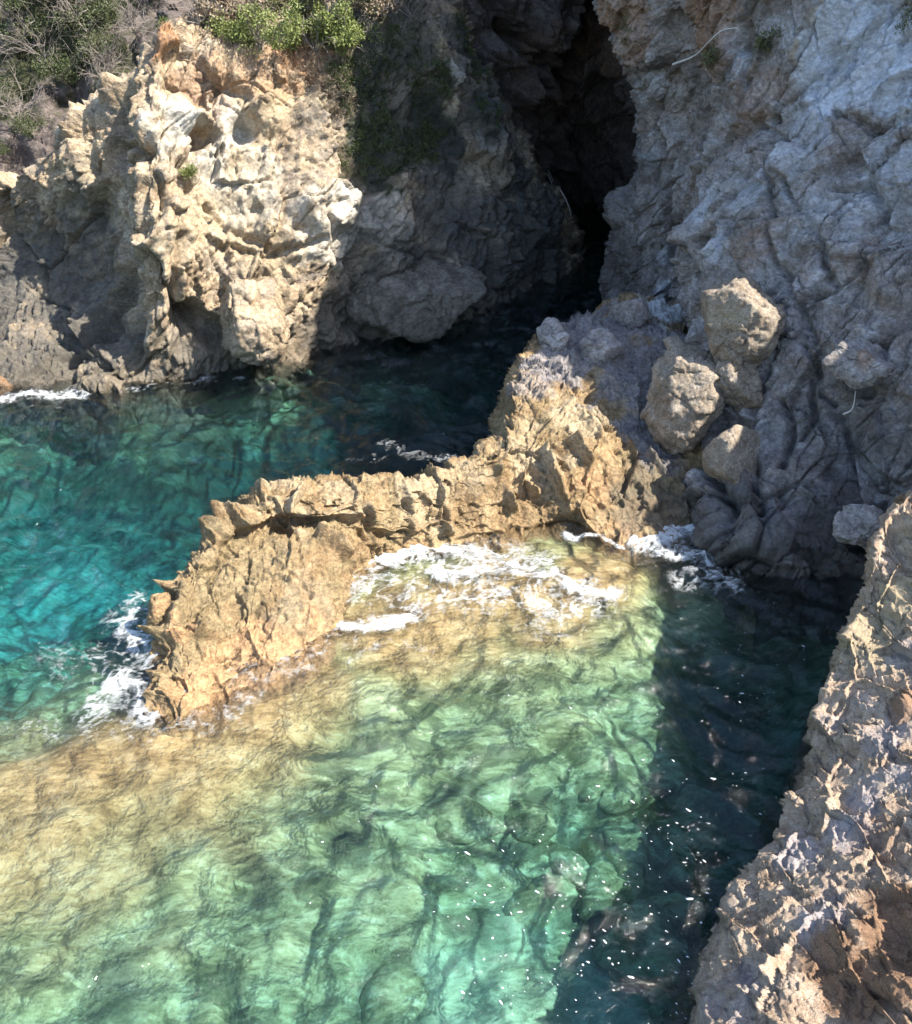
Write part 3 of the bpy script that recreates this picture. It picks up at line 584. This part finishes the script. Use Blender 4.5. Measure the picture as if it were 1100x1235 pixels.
for px, py, r, k in ((100, 492, 2.4, .55), (250, 472, 1.8, .9), (0, 500, 1.6, .4), (420, 480, 3.0, 1), (560, 500, 2.2, 1), (220, 490, 2.2, .8), (640, 420, 2.5, 1), (700, 360, 3, 1), (300, 540, 1.6, .8), (900, 780, 1.1, .75), (880, 880, .8, .7), (870, 980, .6, .6), (960, 720, 1.2, .7), (560, 900, .3, .8), (650, 905, .25, .9), (420, 960, .3, .7), (600, 1030, .3, .7), (120, 1130, .35, .7), (300, 1010, .25, .7), (450, 1120, .35, .7), (250, 1180, .35, .6), (120, 620, .8, .5)):  # small dark weed spots; the wide ones paint shade into the bed
    c = onz(px, py); d = np.hypot(Vb[:, 0] - c[0], Vb[:, 1] - c[1]) / r + fbm(Pb * 1.2, 4, off=16) * .6
    W[:, 2] = np.maximum(W[:, 2], k * (1 - sst(.4, 1.15, d)))
sb = mesh_from('seabed', Vb, grid_faces(len(xs), len(ys)), M['seabed'], attrs={'paint': W})
tag(sb, 'mottled rocky seabed seen through the clear green water', 'seabed', None, 'structure')

# ------------------------------------------------------------------ SEA
rw = np.random.RandomState(5)
WV = []
for k in range(46):
    lam = 0.14 * (9 ** (rw.rand())); th = math.radians(58 + rw.randn() * 42); a = 0.0085 * lam ** 0.85 * (0.5 + rw.rand())
    WV.append((2 * math.pi / lam * math.cos(th), 2 * math.pi / lam * math.sin(th), rw.rand() * 6.28, a * 1.15))
def wave(x, y):
    x = np.asarray(x, float); y = np.asarray(y, float); sh = x.shape
    P = np.stack([x.ravel(), y.ravel(), np.zeros(x.size)], 1)
    w1 = fbm(P * .55, 3, off=2) * .9; w2 = fbm(P * .55, 3, off=20) * .9; am = (1 + 1.3 * fbm(P * .35, 2, off=40))
    xx = x.ravel() + w1; yy = y.ravel() + w2; z = np.zeros(x.size)
    for kx, ky, ph, a in WV:
        s = np.sin(kx * xx + ky * yy + ph); z += a * (s + .25 * s * s)
    return (z * am + fbm(P * 2.2, 4, .5, off=50) * .035).reshape(sh)
def dens(a, b, s0, k):   # spacing grows with distance
    out = [a]
    while out[-1] < b: out.append(out[-1] + s0 + k * (out[-1] - a))
    return np.array(out)
xs = np.concatenate([[-3000, -800, -250, -90, -45, -28, -20], np.linspace(-15, 6.2, 560), [8, 14, 40, 300]])
ys = np.concatenate([[-2500, -600, -120, -30, -8, -2], dens(1.0, 27, .026, .0024), [29, 33, 40, 80, 400, 2500]])
X, Y = np.meshgrid(xs, ys, indexing='ij')
fadeo = sst(40, 15, np.abs(X)) * sst(45, 27, Y) * sst(-8, 1, Y)
Zw = wave(X, Y) * fadeo
m, n = newmat('sea_water')
for nd in list(n.n):
    if nd.type != 'OUTPUT_MATERIAL': n.n.remove(nd)
out = [q for q in n.n if q.type == 'OUTPUT_MATERIAL'][0]
tc = n.add('ShaderNodeNewGeometry').outputs['Position']
r1 = n.noise(n.mapping(tc, (1, 1.5, 1), (0, 0, math.radians(-30))), 5.5, 5, .55, .5); r2 = n.noise(tc, 22, 4, .6)
hgt = n.math('MULTIPLY_ADD', r2, .28, r1)
bmp = n.add('ShaderNodeBump', {'Height': hgt, 'Strength': 1.0, 'Distance': .042}).outputs[0]
fr = n.add('ShaderNodeFresnel', {'IOR': 1.333, 'Normal': bmp}).outputs[0]
gl = n.add('ShaderNodeBsdfGlossy', {'Color': (1, 1, 1, 1), 'Roughness': .045, 'Normal': bmp}).outputs[0]
tr = n.add('ShaderNodeBsdfTransparent', {'Color': (1, 1, 1, 1)}).outputs[0]
rf = n.add('ShaderNodeBsdfRefraction', {'Color': (1, 1, 1, 1), 'Roughness': 0.0, 'IOR': 1.333, 'Normal': bmp}).outputs[0]
mx = n.add('ShaderNodeMixShader', {0: .25, 1: tr, 2: rf}).outputs[0]
mx2 = n.add('ShaderNodeMixShader', {0: fr, 1: mx, 2: gl}).outputs[0]
n.t.links.new(mx2, out.inputs['Surface'])
va = n.add('ShaderNodeVolumeAbsorption', {'Color': (.24, .765, .895, 1), 'Density': .56})
n.t.links.new(va.outputs[0], out.inputs['Volume'])
M['water'] = m
sea = mesh_from('sea', np.stack([X.ravel(), Y.ravel(), Zw.ravel()], 1), grid_faces(len(xs), len(ys)), m)
tag(sea, 'clear rippled turquoise and green sea water in the cove', 'sea', None, 'structure')

# ------------------------------------------------------------------ BOULDERS
import bmesh
ICO = {}
def ico(k):
    if k not in ICO:
        bm = bmesh.new(); bmesh.ops.create_icosphere(bm, subdivisions=k, radius=1.0)
        ICO[k] = (np.array([v.co[:] for v in bm.verts]), np.array([[v.index for v in f.verts] for f in bm.faces])); bm.free()
    return ICO[k]
def boulder(name, c, size, rotdeg, seed, mat, label, cat='boulder', group=None, sub=6, blobs=(), rough=1.0, faces=10):
    D, F = ico(sub); r = np.random.RandomState(seed)
    n = r.randn(faces, 3); n /= np.linalg.norm(n, axis=1, keepdims=True); dd = 0.52 + 0.40 * r.rand(faces)
    k = np.maximum(D @ n.T, 1e-3); rad = np.min(np.concatenate([dd / k, np.full((len(D), 1), 1.12)], 1), axis=1)
    soft = 1.0 / (np.sum((np.maximum(D @ n.T, 0) / dd) ** 26, axis=1) + 0.05) ** (1 / 26.0)
    rad = np.minimum(soft, 1.15)
    V = D * rad[:, None] * np.array(size) * 0.58
    V = V @ np.array(Matrix.Rotation(math.radians(rotdeg[2]), 3, 'Z') @ Matrix.Rotation(math.radians(rotdeg[1]), 3, 'Y') @ Matrix.Rotation(math.radians(rotdeg[0]), 3, 'X')).T
    S = float(np.mean(size)); N = D
    Q = V + seed * 3.7
    b1, _ = blocks(Q, S * .45, S * .03, S * .045, S * .035, .06, seed=seed % 9, warp=.35)
    b2, _ = blocks(Q, S * .16, S * .012, S * .018, S * .012, .1, seed=seed % 7, warp=.35)
    V = V + N * (b1 + b2 + fbm(Q * 2.2 / S, 5, .6) * .09 * S)[:, None] * rough
    Vw = V + c
    o = mesh_from(name, V, F, mat, attrs={'paint': paint(Vw, blobs) if blobs else np.zeros((len(V), 4))})
    o.location = c
    return tag(o, label, cat, group)
def on(V, px, py, toward=0.0):
    c = centre(V, px, py); d = np.array([0, 0, H]) - c; return c + d / np.linalg.norm(d) * toward
BD = 'boulders wedged at the foot of the right cliff'
boulder('boulder', at(882, 392, 12.35), (1.02, 1.0, 1.22), (10, 8, 20), 5, M['boulder'], 'sunlit pale blocky boulder perched on the dark boulders at the foot of the right cliff', group=BD, blobs=[(3, 880, 380, .4, .5)])
boulder('boulder', at(826, 468, 12.25), (1.02, 1.1, 1.62), (0, 6, 0), 8, M['boulder'], 'tall dark rounded boulder just left below the sunlit blocky boulder', group=BD)
boulder('boulder', at(893, 470, 12.1), (.62, .8, .95), (0, -20, 0), 12, M['boulder'], 'dark wedge shaped boulder jammed directly under the sunlit blocky boulder', group=BD)
boulder('boulder', at(882, 550, 11.25), (.86, .9, .82), (0, 0, 30), 17, M['boulder'], 'smooth dark round boulder lowest in the heap under the sunlit boulder', group=BD, rough=.5)
boulder('boulder', at(1043, 437, 10.95), (.85, .7, .5), (0, 8, 0), 25, M['right'], 'reddish flat block set in the right cliff above the bleached stick', 'rock', blobs=[(0, 1043, 437, .25, .5)])
boulder('boulder', at(1040, 642, 9.2), (.6, .6, .5), (0, 0, 10), 31, M['right'], 'small grey boulder in the dark notch behind the near outcrop', 'boulder')
boulder('boulder', on(VL, 306, 392, .25), (1.25, 1.0, 1.75), (10, -14, 10), 37, M['left'], 'brown sunlit block standing at the foot of the left headland', 'boulder', blobs=())
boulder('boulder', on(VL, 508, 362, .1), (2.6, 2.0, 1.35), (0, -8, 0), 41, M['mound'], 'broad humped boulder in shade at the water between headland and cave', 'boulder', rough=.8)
boulder('boulder', at(2, 465, 15.5), (.26, .3, .42), (0, 0, 0), 43, M['left'], 'small orange rock tip in the sea at the left edge', 'rock', sub=4, blobs=[(0, 2, 465, 1, 1)])
boulder('boulder', at(212, 768, 8.05), (.34, .36, .28), (0, 0, 20), 47, M['ridge'], 'small orange stone in a dark notch at the left end of the spit', 'rock', sub=5, blobs=[(0, 212, 768, 1, 1)])
boulder('boulder', at(190, 735, 8.35), (.26, .3, .55), (0, 8, 0), 49, M['ridge'], 'small upright stone above the splash at the left tip of the spit', 'rock', sub=5, blobs=[(0, 190, 735, .3, .6)])
PK = 'knobs of rock along the crest above the spit'
for i, (px, py, Y, sx, sz, lb) in enumerate(((668, 408, 14.4, .5, .5, 'leftmost lumpy grey rock on the crest beside the cave water'), (722, 428, 14.0, .75, .65, 'brown block between the two white patches on the crest'), (764, 385, 15.2, .8, .55, 'low grey rock on the crest left of the white splash patch'))):
    boulder('crest_rock', at(px, py, Y), (sx, .7, sz), (0, i * 20, i * 30), 60 + i, M['right'], lb, 'rock', PK, sub=5)
rb = np.random.RandomState(77); SB = []
while len(SB) < 46:
    px = rb.uniform(0, 880); py = rb.uniform(870, 1235)
    if px + (py - 870) * .0 > 850: continue
    g = onz(px, py); d = float(depth([g[0]], [g[1]])[0])
    if d < .7: continue
    SB.append((px, py, d))
for i, (px, py, d) in enumerate(SB):
    c = onz(px, py, -d + .02); s = rb.uniform(.35, .95) * min(1, d / 1.2)
    boulder('submerged_boulder', c, (s, s * rb.uniform(.6, .9), s * .5), (0, 0, rb.uniform(0, 180)), 100 + i, M['seabed'], 'mottled algae covered boulder lying on the seabed under clear green water', 'boulder', 'boulders under the clear water', sub=4)

# ------------------------------------------------------------------ FOAM
m, n = newmat('sea_foam'); bs = n.n['Principled BSDF']
tc = n.mapping(n.add('ShaderNodeNewGeometry').outputs['Position'], (1, 1.7, 1), (0, 0, -.45))
pa = n.add('ShaderNodeVertexColor', layer_name='paint'); dn = n.add('ShaderNodeSeparateColor', {'Color': pa.outputs['Color']}).outputs[0]
lace = n.math('MULTIPLY_ADD', n.noise(tc, 9, 8, .72, 1.2), 1.5, n.math('MULTIPLY_ADD', n.noise(tc, 60, 3, .6), .4, -.45))
al = n.ramp(n.math('ADD', n.math('MULTIPLY', dn, 0.9), n.math('SUBTRACT', lace, .5)), [(.26, 0.0), (1.05, .92)])
n.t.links.new(al, bs.inputs['Alpha'])
bs.inputs['Base Color'].default_value = (.66, .69, .70, 1); bs.inputs['Roughness'].default_value = .7
b = n.add('ShaderNodeBump', {'Height': lace, 'Strength': .8, 'Distance': .05}); n.t.links.new(b.outputs[0], bs.inputs['Normal'])
M['foam'] = m
def foam(label, strokes, thr=.12, hgt=.03, res=.018, lift=.008, pad=.5, lace_s=2.6):
    L = [([onz(*p) for p in pts], wd, st) for pts, wd, st in strokes]
    A = np.array([q[:2] for l in L for q in l[0]]); x0, y0 = A.min(0) - pad; x1, y1 = A.max(0) + pad
    xs = np.arange(x0, x1, res); ys = np.arange(y0, y1, res); X, Y = np.meshgrid(xs, ys, indexing='ij')
    P = np.stack([X.ravel(), Y.ravel(), np.zeros(X.size)], 1)
    Wp = P + .35 * np.stack([fbm(P * 1.6, 4, off=3), fbm(P * 1.6, 4, off=33), np.zeros(len(P))], 1)
    mk = np.zeros(len(P))
    for pts, wd, st in L: mk = np.maximum(mk, st * (1 - sst(.1, 1.0, polydist(Wp, pts) / wd)))
    f = fbm(Wp * lace_s, 5, .55, off=5); g = fbm(Wp * lace_s * 2.3, 4, .6, off=15)
    fil = np.maximum(1 - np.abs(f) * 7.0, 1 - np.abs(g) * 5.0)
    m_ = mk * (0.25 + .75 * np.clip(fil, 0, 1)) + (mk - .6) * .9 * (mk > .6) + .25 * mk * fbm(P * 6, 3, off=9)
    Z = wave(P[:, 0], P[:, 1]) + lift + hgt * np.clip(m_ - .3, 0, 1) * (0.6 + 1.2 * np.abs(fbm(P * 7, 3, off=44)))
    nu, nv = len(xs), len(ys); mm = m_.reshape(nu, nv) > thr
    keep = mm[:-1, :-1] | mm[1:, :-1] | mm[1:, 1:] | mm[:-1, 1:]
    F = grid_faces(nu, nv, keep); used = np.unique(F); mp = -np.ones(len(P), int); mp[used] = np.arange(len(used))
    V = np.stack([P[:, 0], P[:, 1], Z], 1)[used]
    W = np.zeros((len(used), 4)); W[:, 0] = np.clip(m_[used], 0, 1)
    return tag(mesh_from('sea_foam', V, mp[F], M['foam'], attrs={'paint': W}), label, 'foam', None, 'stuff')
foam('white water splashing around the left tip of the rock spit', [([(155, 735), (150, 770), (165, 790)], .5, .82), ([(115, 845), (150, 825), (185, 852)], .55, .85), ([(170, 720), (165, 760), (175, 800)], .35, .75), ([(60, 800), (120, 790), (150, 740)], .5, .42), ([(40, 870), (150, 880), (260, 860)], .5, .42), ([(100, 850), (60, 870)], .25, .5), ([(180, 850), (230, 862), (320, 830)], .22, .6), ([(140, 760), (110, 800), (120, 840)], .3, .55)])
foam('white surge lapping along the sunlit front of the rock spit', [([(398, 700), (440, 675), (500, 660), (570, 662)], .42, 1.05), ([(520, 690), (600, 690), (680, 705), (730, 715)], .42, .9), ([(570, 665), (640, 690)], .42, .85), ([(400, 745), (440, 762), (485, 742)], .36, 1.1), ([(395, 715), (395, 750)], .22, .8),
     ([(640, 720), (700, 740), (720, 700)], .38, .7), ([(490, 700), (480, 745)], .16, .7), ([(680, 650), (720, 650), (750, 665)], .18, .9), ([(560, 645), (640, 625), (690, 605)], .12, .8), ([(430, 800), (470, 780), (520, 790)], .2, .45), ([(540, 740), (640, 760), (760, 730)], .3, .45), ([(430, 700), (560, 720), (700, 730)], .9, .66), ([(420, 680), (520, 665), (640, 680)], .75, .75), ([(300, 810), (400, 780), (480, 760)], .4, .5)])
foam('bluish white foam in the shade at the foot of the boulders', [([(770, 655), (800, 645), (850, 642), (868, 650)], .42, 1.1), ([(790, 670), (830, 668), (860, 680)], .3, .85), ([(825, 700), (850, 695), (880, 705)], .4, .7), ([(780, 665), (860, 665)], .5, .75), ([(870, 660), (890, 690)], .2, .55)], hgt=.06)
foam('thin line of foam at the foot of the headland at the left edge', [([(-40, 485), (20, 482), (70, 477), (95, 478)], .35, .8), ([(100, 470), (200, 466), (300, 458)], .14, .5)], res=.03)
foam('wisps of foam in the dark water behind the spit', [([(470, 545), (500, 552), (545, 550)], .25, .5), ([(430, 555), (470, 558)], .2, .4)], res=.025)
rf_ = np.random.RandomState(9); Dv, Df = ico(1); VV_, FF_ = [], []
cl = [(600, 1110, 60, 40), (720, 1150, 60, 45), (640, 1190, 40, 30), (870, 900, 55, 120), (900, 830, 60, 60), (760, 1090, 70, 60), (540, 1050, 100, 60), (830, 1160, 30, 60), (700, 960, 80, 50), (820, 1030, 60, 40)]  # white flecks stand in for sun glints as well as drifting bubbles
for k in range(320):
    c = cl[rf_.randint(len(cl))]; px = c[0] + rf_.randn() * c[2]; py = c[1] + rf_.randn() * c[3]
    p = onz(px, py); p[2] = float(wave(np.array([p[0]]), np.array([p[1]]))[0]) + .002
    r = .0025 + .006 * rf_.rand() ** 4
    V = Dv * (1 + .35 * rf_.randn(len(Dv), 1)) * np.array([r * rf_.uniform(1.2, 4.5), r, r * .3]); a = -.5 + rf_.randn() * .35; ca, sa = math.cos(a), math.sin(a)
    V = V @ np.array([[ca, sa, 0], [-sa, ca, 0], [0, 0, 1]]) + p
    FF_.append(Df + len(VV_) * len(Dv)); VV_.append(V)
m, n = newmat('bubble_glint'); n.n['Principled BSDF'].inputs['Base Color'].default_value = (.82, .84, .85, 1); n.n['Principled BSDF'].inputs['Roughness'].default_value = .3
tag(mesh_from('bubble_glints', np.concatenate(VV_), np.concatenate(FF_), m), 'tiny white flecks for sun glints and bubbles on the water at the lower right', 'foam', None, 'stuff')

# ------------------------------------------------------------------ VEGETATION
def leafmat(name, c1, c2, trans=.25):
    m, n = newmat(name); bs = n.n['Principled BSDF']
    oi = n.add('ShaderNodeNewGeometry').outputs['Random Per Island']
    tc = n.add('ShaderNodeTexCoord').outputs['Object']
    k = n.math('MULTIPLY_ADD', n.noise(tc, 3.0, 3), .8, n.math('MULTIPLY_ADD', oi, .6, -.2), clamp=True)
    n.t.links.new(n.mix(k, c1, c2), bs.inputs['Base Color']); bs.inputs['Roughness'].default_value = .55
    bs.inputs['Specular IOR Level'].default_value = .25
    return m
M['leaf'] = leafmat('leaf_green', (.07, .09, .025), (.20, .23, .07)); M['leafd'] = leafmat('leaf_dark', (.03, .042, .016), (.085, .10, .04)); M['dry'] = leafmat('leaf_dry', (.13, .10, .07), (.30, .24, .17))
M['olive'] = leafmat('leaf_olive', (.055, .062, .025), (.14, .14, .06))
m, n = newmat('bark'); bs = n.n['Principled BSDF']; bs.inputs['Roughness'].default_value = .9
tcb = n.add('ShaderNodeTexCoord').outputs['Object']; n.t.links.new(n.mix(n.noise(tcb, 12), (.12, .095, .075), (.27, .24, .21)), bs.inputs['Base Color']); M['bark'] = m
m, n = newmat('bleached_wood'); bs = n.n['Principled BSDF']; bs.inputs['Roughness'].default_value = .8
tcb = n.add('ShaderNodeTexCoord').outputs['Object']; n.t.links.new(n.mix(n.noise(tcb, 12), (.38, .35, .31), (.58, .56, .52)), bs.inputs['Base Color']); M['wood'] = m
def leaves(centres, radii, count, ls, r, aspect=.45, up=.3):
    n_ = len(centres); k = r.randint(0, n_, count)
    d = r.randn(count, 3); d /= np.linalg.norm(d, axis=1, keepdims=True); q = centres[k] + d * (radii[k] * r.rand(count) ** .45)[:, None] * np.array([1, 1, .8])
    a = r.randn(count, 3) + d * 1.2 + [0, 0, up]; a /= np.linalg.norm(a, axis=1, keepdims=True)
    b = np.cross(a, r.randn(count, 3)); b /= np.linalg.norm(b, axis=1, keepdims=True)
    s = ls * r.uniform(.6, 1.4, count)[:, None]; a = a * s; b = b * s * aspect
    V = np.stack([q, q + a * .5 + b * .5, q + a, q + a * .5 - b * .5], 1).reshape(-1, 3)
    return V, np.arange(count * 4).reshape(-1, 4)
def tube(pts, rad, k=5):
    pts = np.array(pts, float); V = []; F = []
    for i, p in enumerate(pts):
        d = pts[min(i + 1, len(pts) - 1)] - pts[max(i - 1, 0)]; d /= np.linalg.norm(d) + 1e-9
        u = np.cross(d, [.31, .2, .93]); u /= np.linalg.norm(u) + 1e-9; v = np.cross(d, u); rr_ = rad[i] if hasattr(rad, '__len__') else rad
        for j in range(k): t_ = 2 * math.pi * j / k; V.append(p + (u * math.cos(t_) + v * math.sin(t_)) * rr_)
    for i in range(len(pts) - 1):
        for j in range(k): a = i * k + j; b_ = i * k + (j + 1) % k; F.append([a, b_, b_ + k, a + k])
    return np.array(V), np.array(F)
def join(parts):
    V, F, o = [], [], 0
    for v, f in parts: V.append(v); F.append(f + o); o += len(v)
    return np.concatenate(V), np.concatenate(F)
def branches(r, h, spread, n0=7, depth_=2, r0=.02, bend=.35):
    P_ = []; tips = []
    def go(p, d, ln, rad, lv):
        pts = [p]; q = p.copy(); dd_ = d.copy()
        for s_ in range(4): dd_ = dd_ + r.randn(3) * bend * .35; dd_ /= np.linalg.norm(dd_); q = q + dd_ * ln / 4; pts.append(q.copy())
        P_.append(tube(pts, [rad, rad * .85, rad * .7, rad * .55, rad * .3], 4)); tips.append(q)
        if lv > 0:
            for _ in range(3): nd = dd_ + r.randn(3) * .6; nd /= np.linalg.norm(nd); go(pts[r.randint(2, 5)], nd, ln * .6, rad * .55, lv - 1)
    for _ in range(n0):
        d = np.array([r.randn() * spread, r.randn() * spread, 1.0]); d /= np.linalg.norm(d); go(np.zeros(3), d, h * r.uniform(.6, 1), r0, depth_)
    return P_, np.array(tips)
def shrub(loc, w_, h_, mat, seed, label, group, count=4200, ls=.045, dry=False, cat='shrub', name='shrub'):
    r = np.random.RandomState(seed); e = bpy.data.objects.new(name, None); COL.objects.link(e); e.location = loc; tag(e, label, cat, group)
    P_, tips = branches(r, h_ * .62, w_ / h_ * .42, 8, 2, .016)
    V, F = join(P_); mesh_from('stems', V, F, M['bark'], e)
    k = max(12, int(26 * w_)); c = tips[r.randint(0, len(tips), k)] + r.randn(k, 3) * .08
    c = c * np.array([w_ / 2, w_ / 2.4, h_ * .8]) / (np.abs(tips).max(0) + 1e-6) ; c[:, 2] = np.abs(c[:, 2])
    rad = r.uniform(.08, .22, k) * (w_ + h_) * .5
    V, F = leaves(c, rad, count, ls, r); mesh_from('foliage', V, F, mat, e, smooth=False)
    return e
def copy_tree(o, loc, rz, sc_, label, group):
    c = o.copy(); COL.objects.link(c); c.location = loc; c.rotation_euler = (0, 0, rz); c.scale = (sc_,) * 3; c['label'] = label; c['group'] = group
    for ch in list(o.children): d = ch.copy(); COL.objects.link(d); d.parent = c
    return c
GT = 'shrubs along the top of the headland'
for i, (px, py, wd, ht, mt, lb) in enumerate(((320, 52, 1.7, .95, 'leaf', 'broad bright green shrub at the middle of the headland top'), (376, 58, 1.3, .85, 'leaf', 'green shrub right of the broadest green one on the headland top'),
        (424, 52, 1.05, .85, 'leaf', 'rounded yellow green shrub at the right end of the headland top'), (268, 30, 1.0, .8, 'dry', 'dry grey brown shrub just right of the rock pinnacle'), (352, 28, 1.5, .9, 'olive', 'olive shrub rising behind the green ones on the headland top'),
        (300, 12, 1.4, .8, 'dry', 'brown dry shrub at the upper edge above the broad green one'), (462, 12, 1.2, .9, 'dry', 'dry twiggy shrub at the top right of the headland'), (410, 5, 1.3, 1.0, 'olive', 'olive green shrub at the upper edge behind the rounded one'))):
    shrub(Vector(on(VL, px, py + 8)), wd, ht, M[mt], 200 + i, lb, GT, count=int(3800 * wd), ls=.05 if mt != 'dry' else .06)
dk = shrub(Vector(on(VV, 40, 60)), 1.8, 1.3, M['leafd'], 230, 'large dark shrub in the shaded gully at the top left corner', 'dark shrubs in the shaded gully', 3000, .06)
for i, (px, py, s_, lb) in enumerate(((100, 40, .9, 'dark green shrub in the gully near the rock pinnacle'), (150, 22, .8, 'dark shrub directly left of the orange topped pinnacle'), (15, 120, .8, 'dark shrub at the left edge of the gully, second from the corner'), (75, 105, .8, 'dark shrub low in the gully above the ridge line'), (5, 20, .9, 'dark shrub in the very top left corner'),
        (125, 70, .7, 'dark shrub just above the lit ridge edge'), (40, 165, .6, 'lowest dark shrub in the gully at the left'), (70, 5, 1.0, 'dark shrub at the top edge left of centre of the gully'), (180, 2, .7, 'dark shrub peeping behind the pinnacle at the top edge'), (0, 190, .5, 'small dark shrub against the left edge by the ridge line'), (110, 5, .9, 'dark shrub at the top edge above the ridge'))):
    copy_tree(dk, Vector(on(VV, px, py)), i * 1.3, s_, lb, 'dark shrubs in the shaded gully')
for i, (px, py, s_, lb) in enumerate(((55, 75, .8, 'leafless grey brown bush in the middle of the shaded gully'), (120, 95, .6, 'leafless bush directly above the lit ridge line'), (25, 150, .7, 'leafless bush above the left edge of the ridge'), (160, 45, .6, 'leafless bush between the gully and the pinnacle'), (90, 30, .8, 'leafless bush at the top of the gully'))):
    r = np.random.RandomState(330 + i); P_, _ = branches(r, 1.1 * s_, .8, 16, 3, .013, .6); V, F = join(P_)
    o = mesh_from('dead_shrub', V, F, M['bark']); o.location = Vector(on(VV, px, py, .3)); tag(o, lb, 'dead shrub', 'leafless bushes in the gully')
# dry brushwood above the headland, bare branches
for i, (px, py, lb) in enumerate(((245, 15, 'tangle of bare grey twigs beside the rock pinnacle'), (500, 8, 'bare dry brush at the top of the shaded flank'))):
    r = np.random.RandomState(300 + i); P_, _ = branches(r, .8, .8, 14, 3, .010, .6); V, F = join(P_)
    o = mesh_from('dead_shrub', V, F, M['bark']); o.location = Vector(on(VL, px, py + 10)); tag(o, lb, 'dead shrub')
# low scrub and dry grass on the rock (ground cover)
def cover(V, spots, mat, label, ls, per, seed, off=.03, up=1.2, aspect=.3):
    r = np.random.RandomState(seed); cs = []; px, py, d = proj(V)
    for cx, cy, rad, cnt in spots:
        c = centre(V, cx, cy, (px, py, d)); q = np.linalg.norm(V - c, axis=1); idx = np.where(q < rad)[0]
        if len(idx): p_ = (1 - q[idx] / rad); cs.append(V[r.choice(idx, cnt, p=p_ / p_.sum())])
    c = np.concatenate(cs); cl_ = c[r.randint(0, len(c), len(c))]
    Vl, Fl = leaves(c + [0, -off, off], np.full(len(c), .07), per * len(c), ls, r, aspect, up)
    return tag(mesh_from('ground_cover', Vl, Fl, mat, smooth=False), label, 'ground cover', None, 'stuff')
cover(VL, [(440, 110, .9, 90), (470, 150, .9, 120), (520, 165, .8, 90), (490, 60, .9, 60), (570, 55, .9, 80), (590, 90, .6, 50), (450, 185, .7, 90), (540, 110, .6, 50), (600, 130, .5, 30), (425, 90, .5, 40), (510, 110, .6, 40), (500, 190, .5, 40)], M['leafd'], 'low dark green scrub clinging to the shaded flank of the headland', .05, 34, 401)
cover(VL, [(405, 110, .5, 60), (420, 130, .4, 40), (380, 60, .5, 50), (440, 80, .5, 30), (290, 55, .5, 50), (350, 75, .5, 40)], M['dry'], 'dry straw coloured tufts near the top of the sunlit headland', .07, 24, 402, aspect=.12)
cover(VL, [(231, 212, .16, 12), (235, 200, .12, 8), (175, 8, .2, 6)], M['leaf'], 'small green tuft growing in the seam of the white rock', .07, 30, 403, aspect=.15)
cover(VR, [(850, 70, .25, 18), (918, 55, .3, 25), (1090, 20, .3, 20), (745, 40, .4, 20)], M['olive'], 'small dull plants in ledges at the top of the right cliff', .05, 24, 404)
# sticks and roots
def stick(name, pts, rad, label, cat, mat='wood', side=None):
    P_ = [tube(cr(np.array(pts), 12), np.linspace(rad, rad * .4, 12), 6)]
    for s_ in side or []: P_.append(tube(cr(np.array(s_), 8), np.linspace(rad * .6, rad * .25, 8), 5))
    V, F = join(P_); c = V.mean(0); o = mesh_from(name, V - c, F, M[mat]); o.location = c; return tag(o, label, cat)
a_ = on(VR, 1012, 498, .06); b_ = on(VR, 1023, 490, .08); c_ = on(VR, 1034, 477, .05)
stick('driftwood_stick', [a_, b_, c_], .016, 'bleached white stick lying on the shaded right cliff', 'stick', side=[[b_, b_ + [.06, 0, .08]]])
stick('dead_branch', [on(VR, 808, 75, .1), on(VR, 835, 72, .14), on(VR, 850, 52, .15), on(VR, 868, 42, .12), on(VR, 888, 38, .1)], .02, 'thin pale dead branch arching over a ledge high on the right cliff', 'branch')
for i, (p, q, lb) in enumerate((((668, 205), (692, 262), 'longest pale root hanging at the mouth of the cave'), ((680, 225), (697, 255), 'shorter root hanging beside the longest one at the cave'), ((672, 180), (688, 230), 'root hanging highest at the cave mouth'))):
    A = on(VL, *p, .1); B = A + np.array([.35, -.1, -.95 + .2 * i]); stick('hanging_root', [A, (A + B) / 2 + [.05, 0, 0], B], .014, lb, 'root')
#INSERT
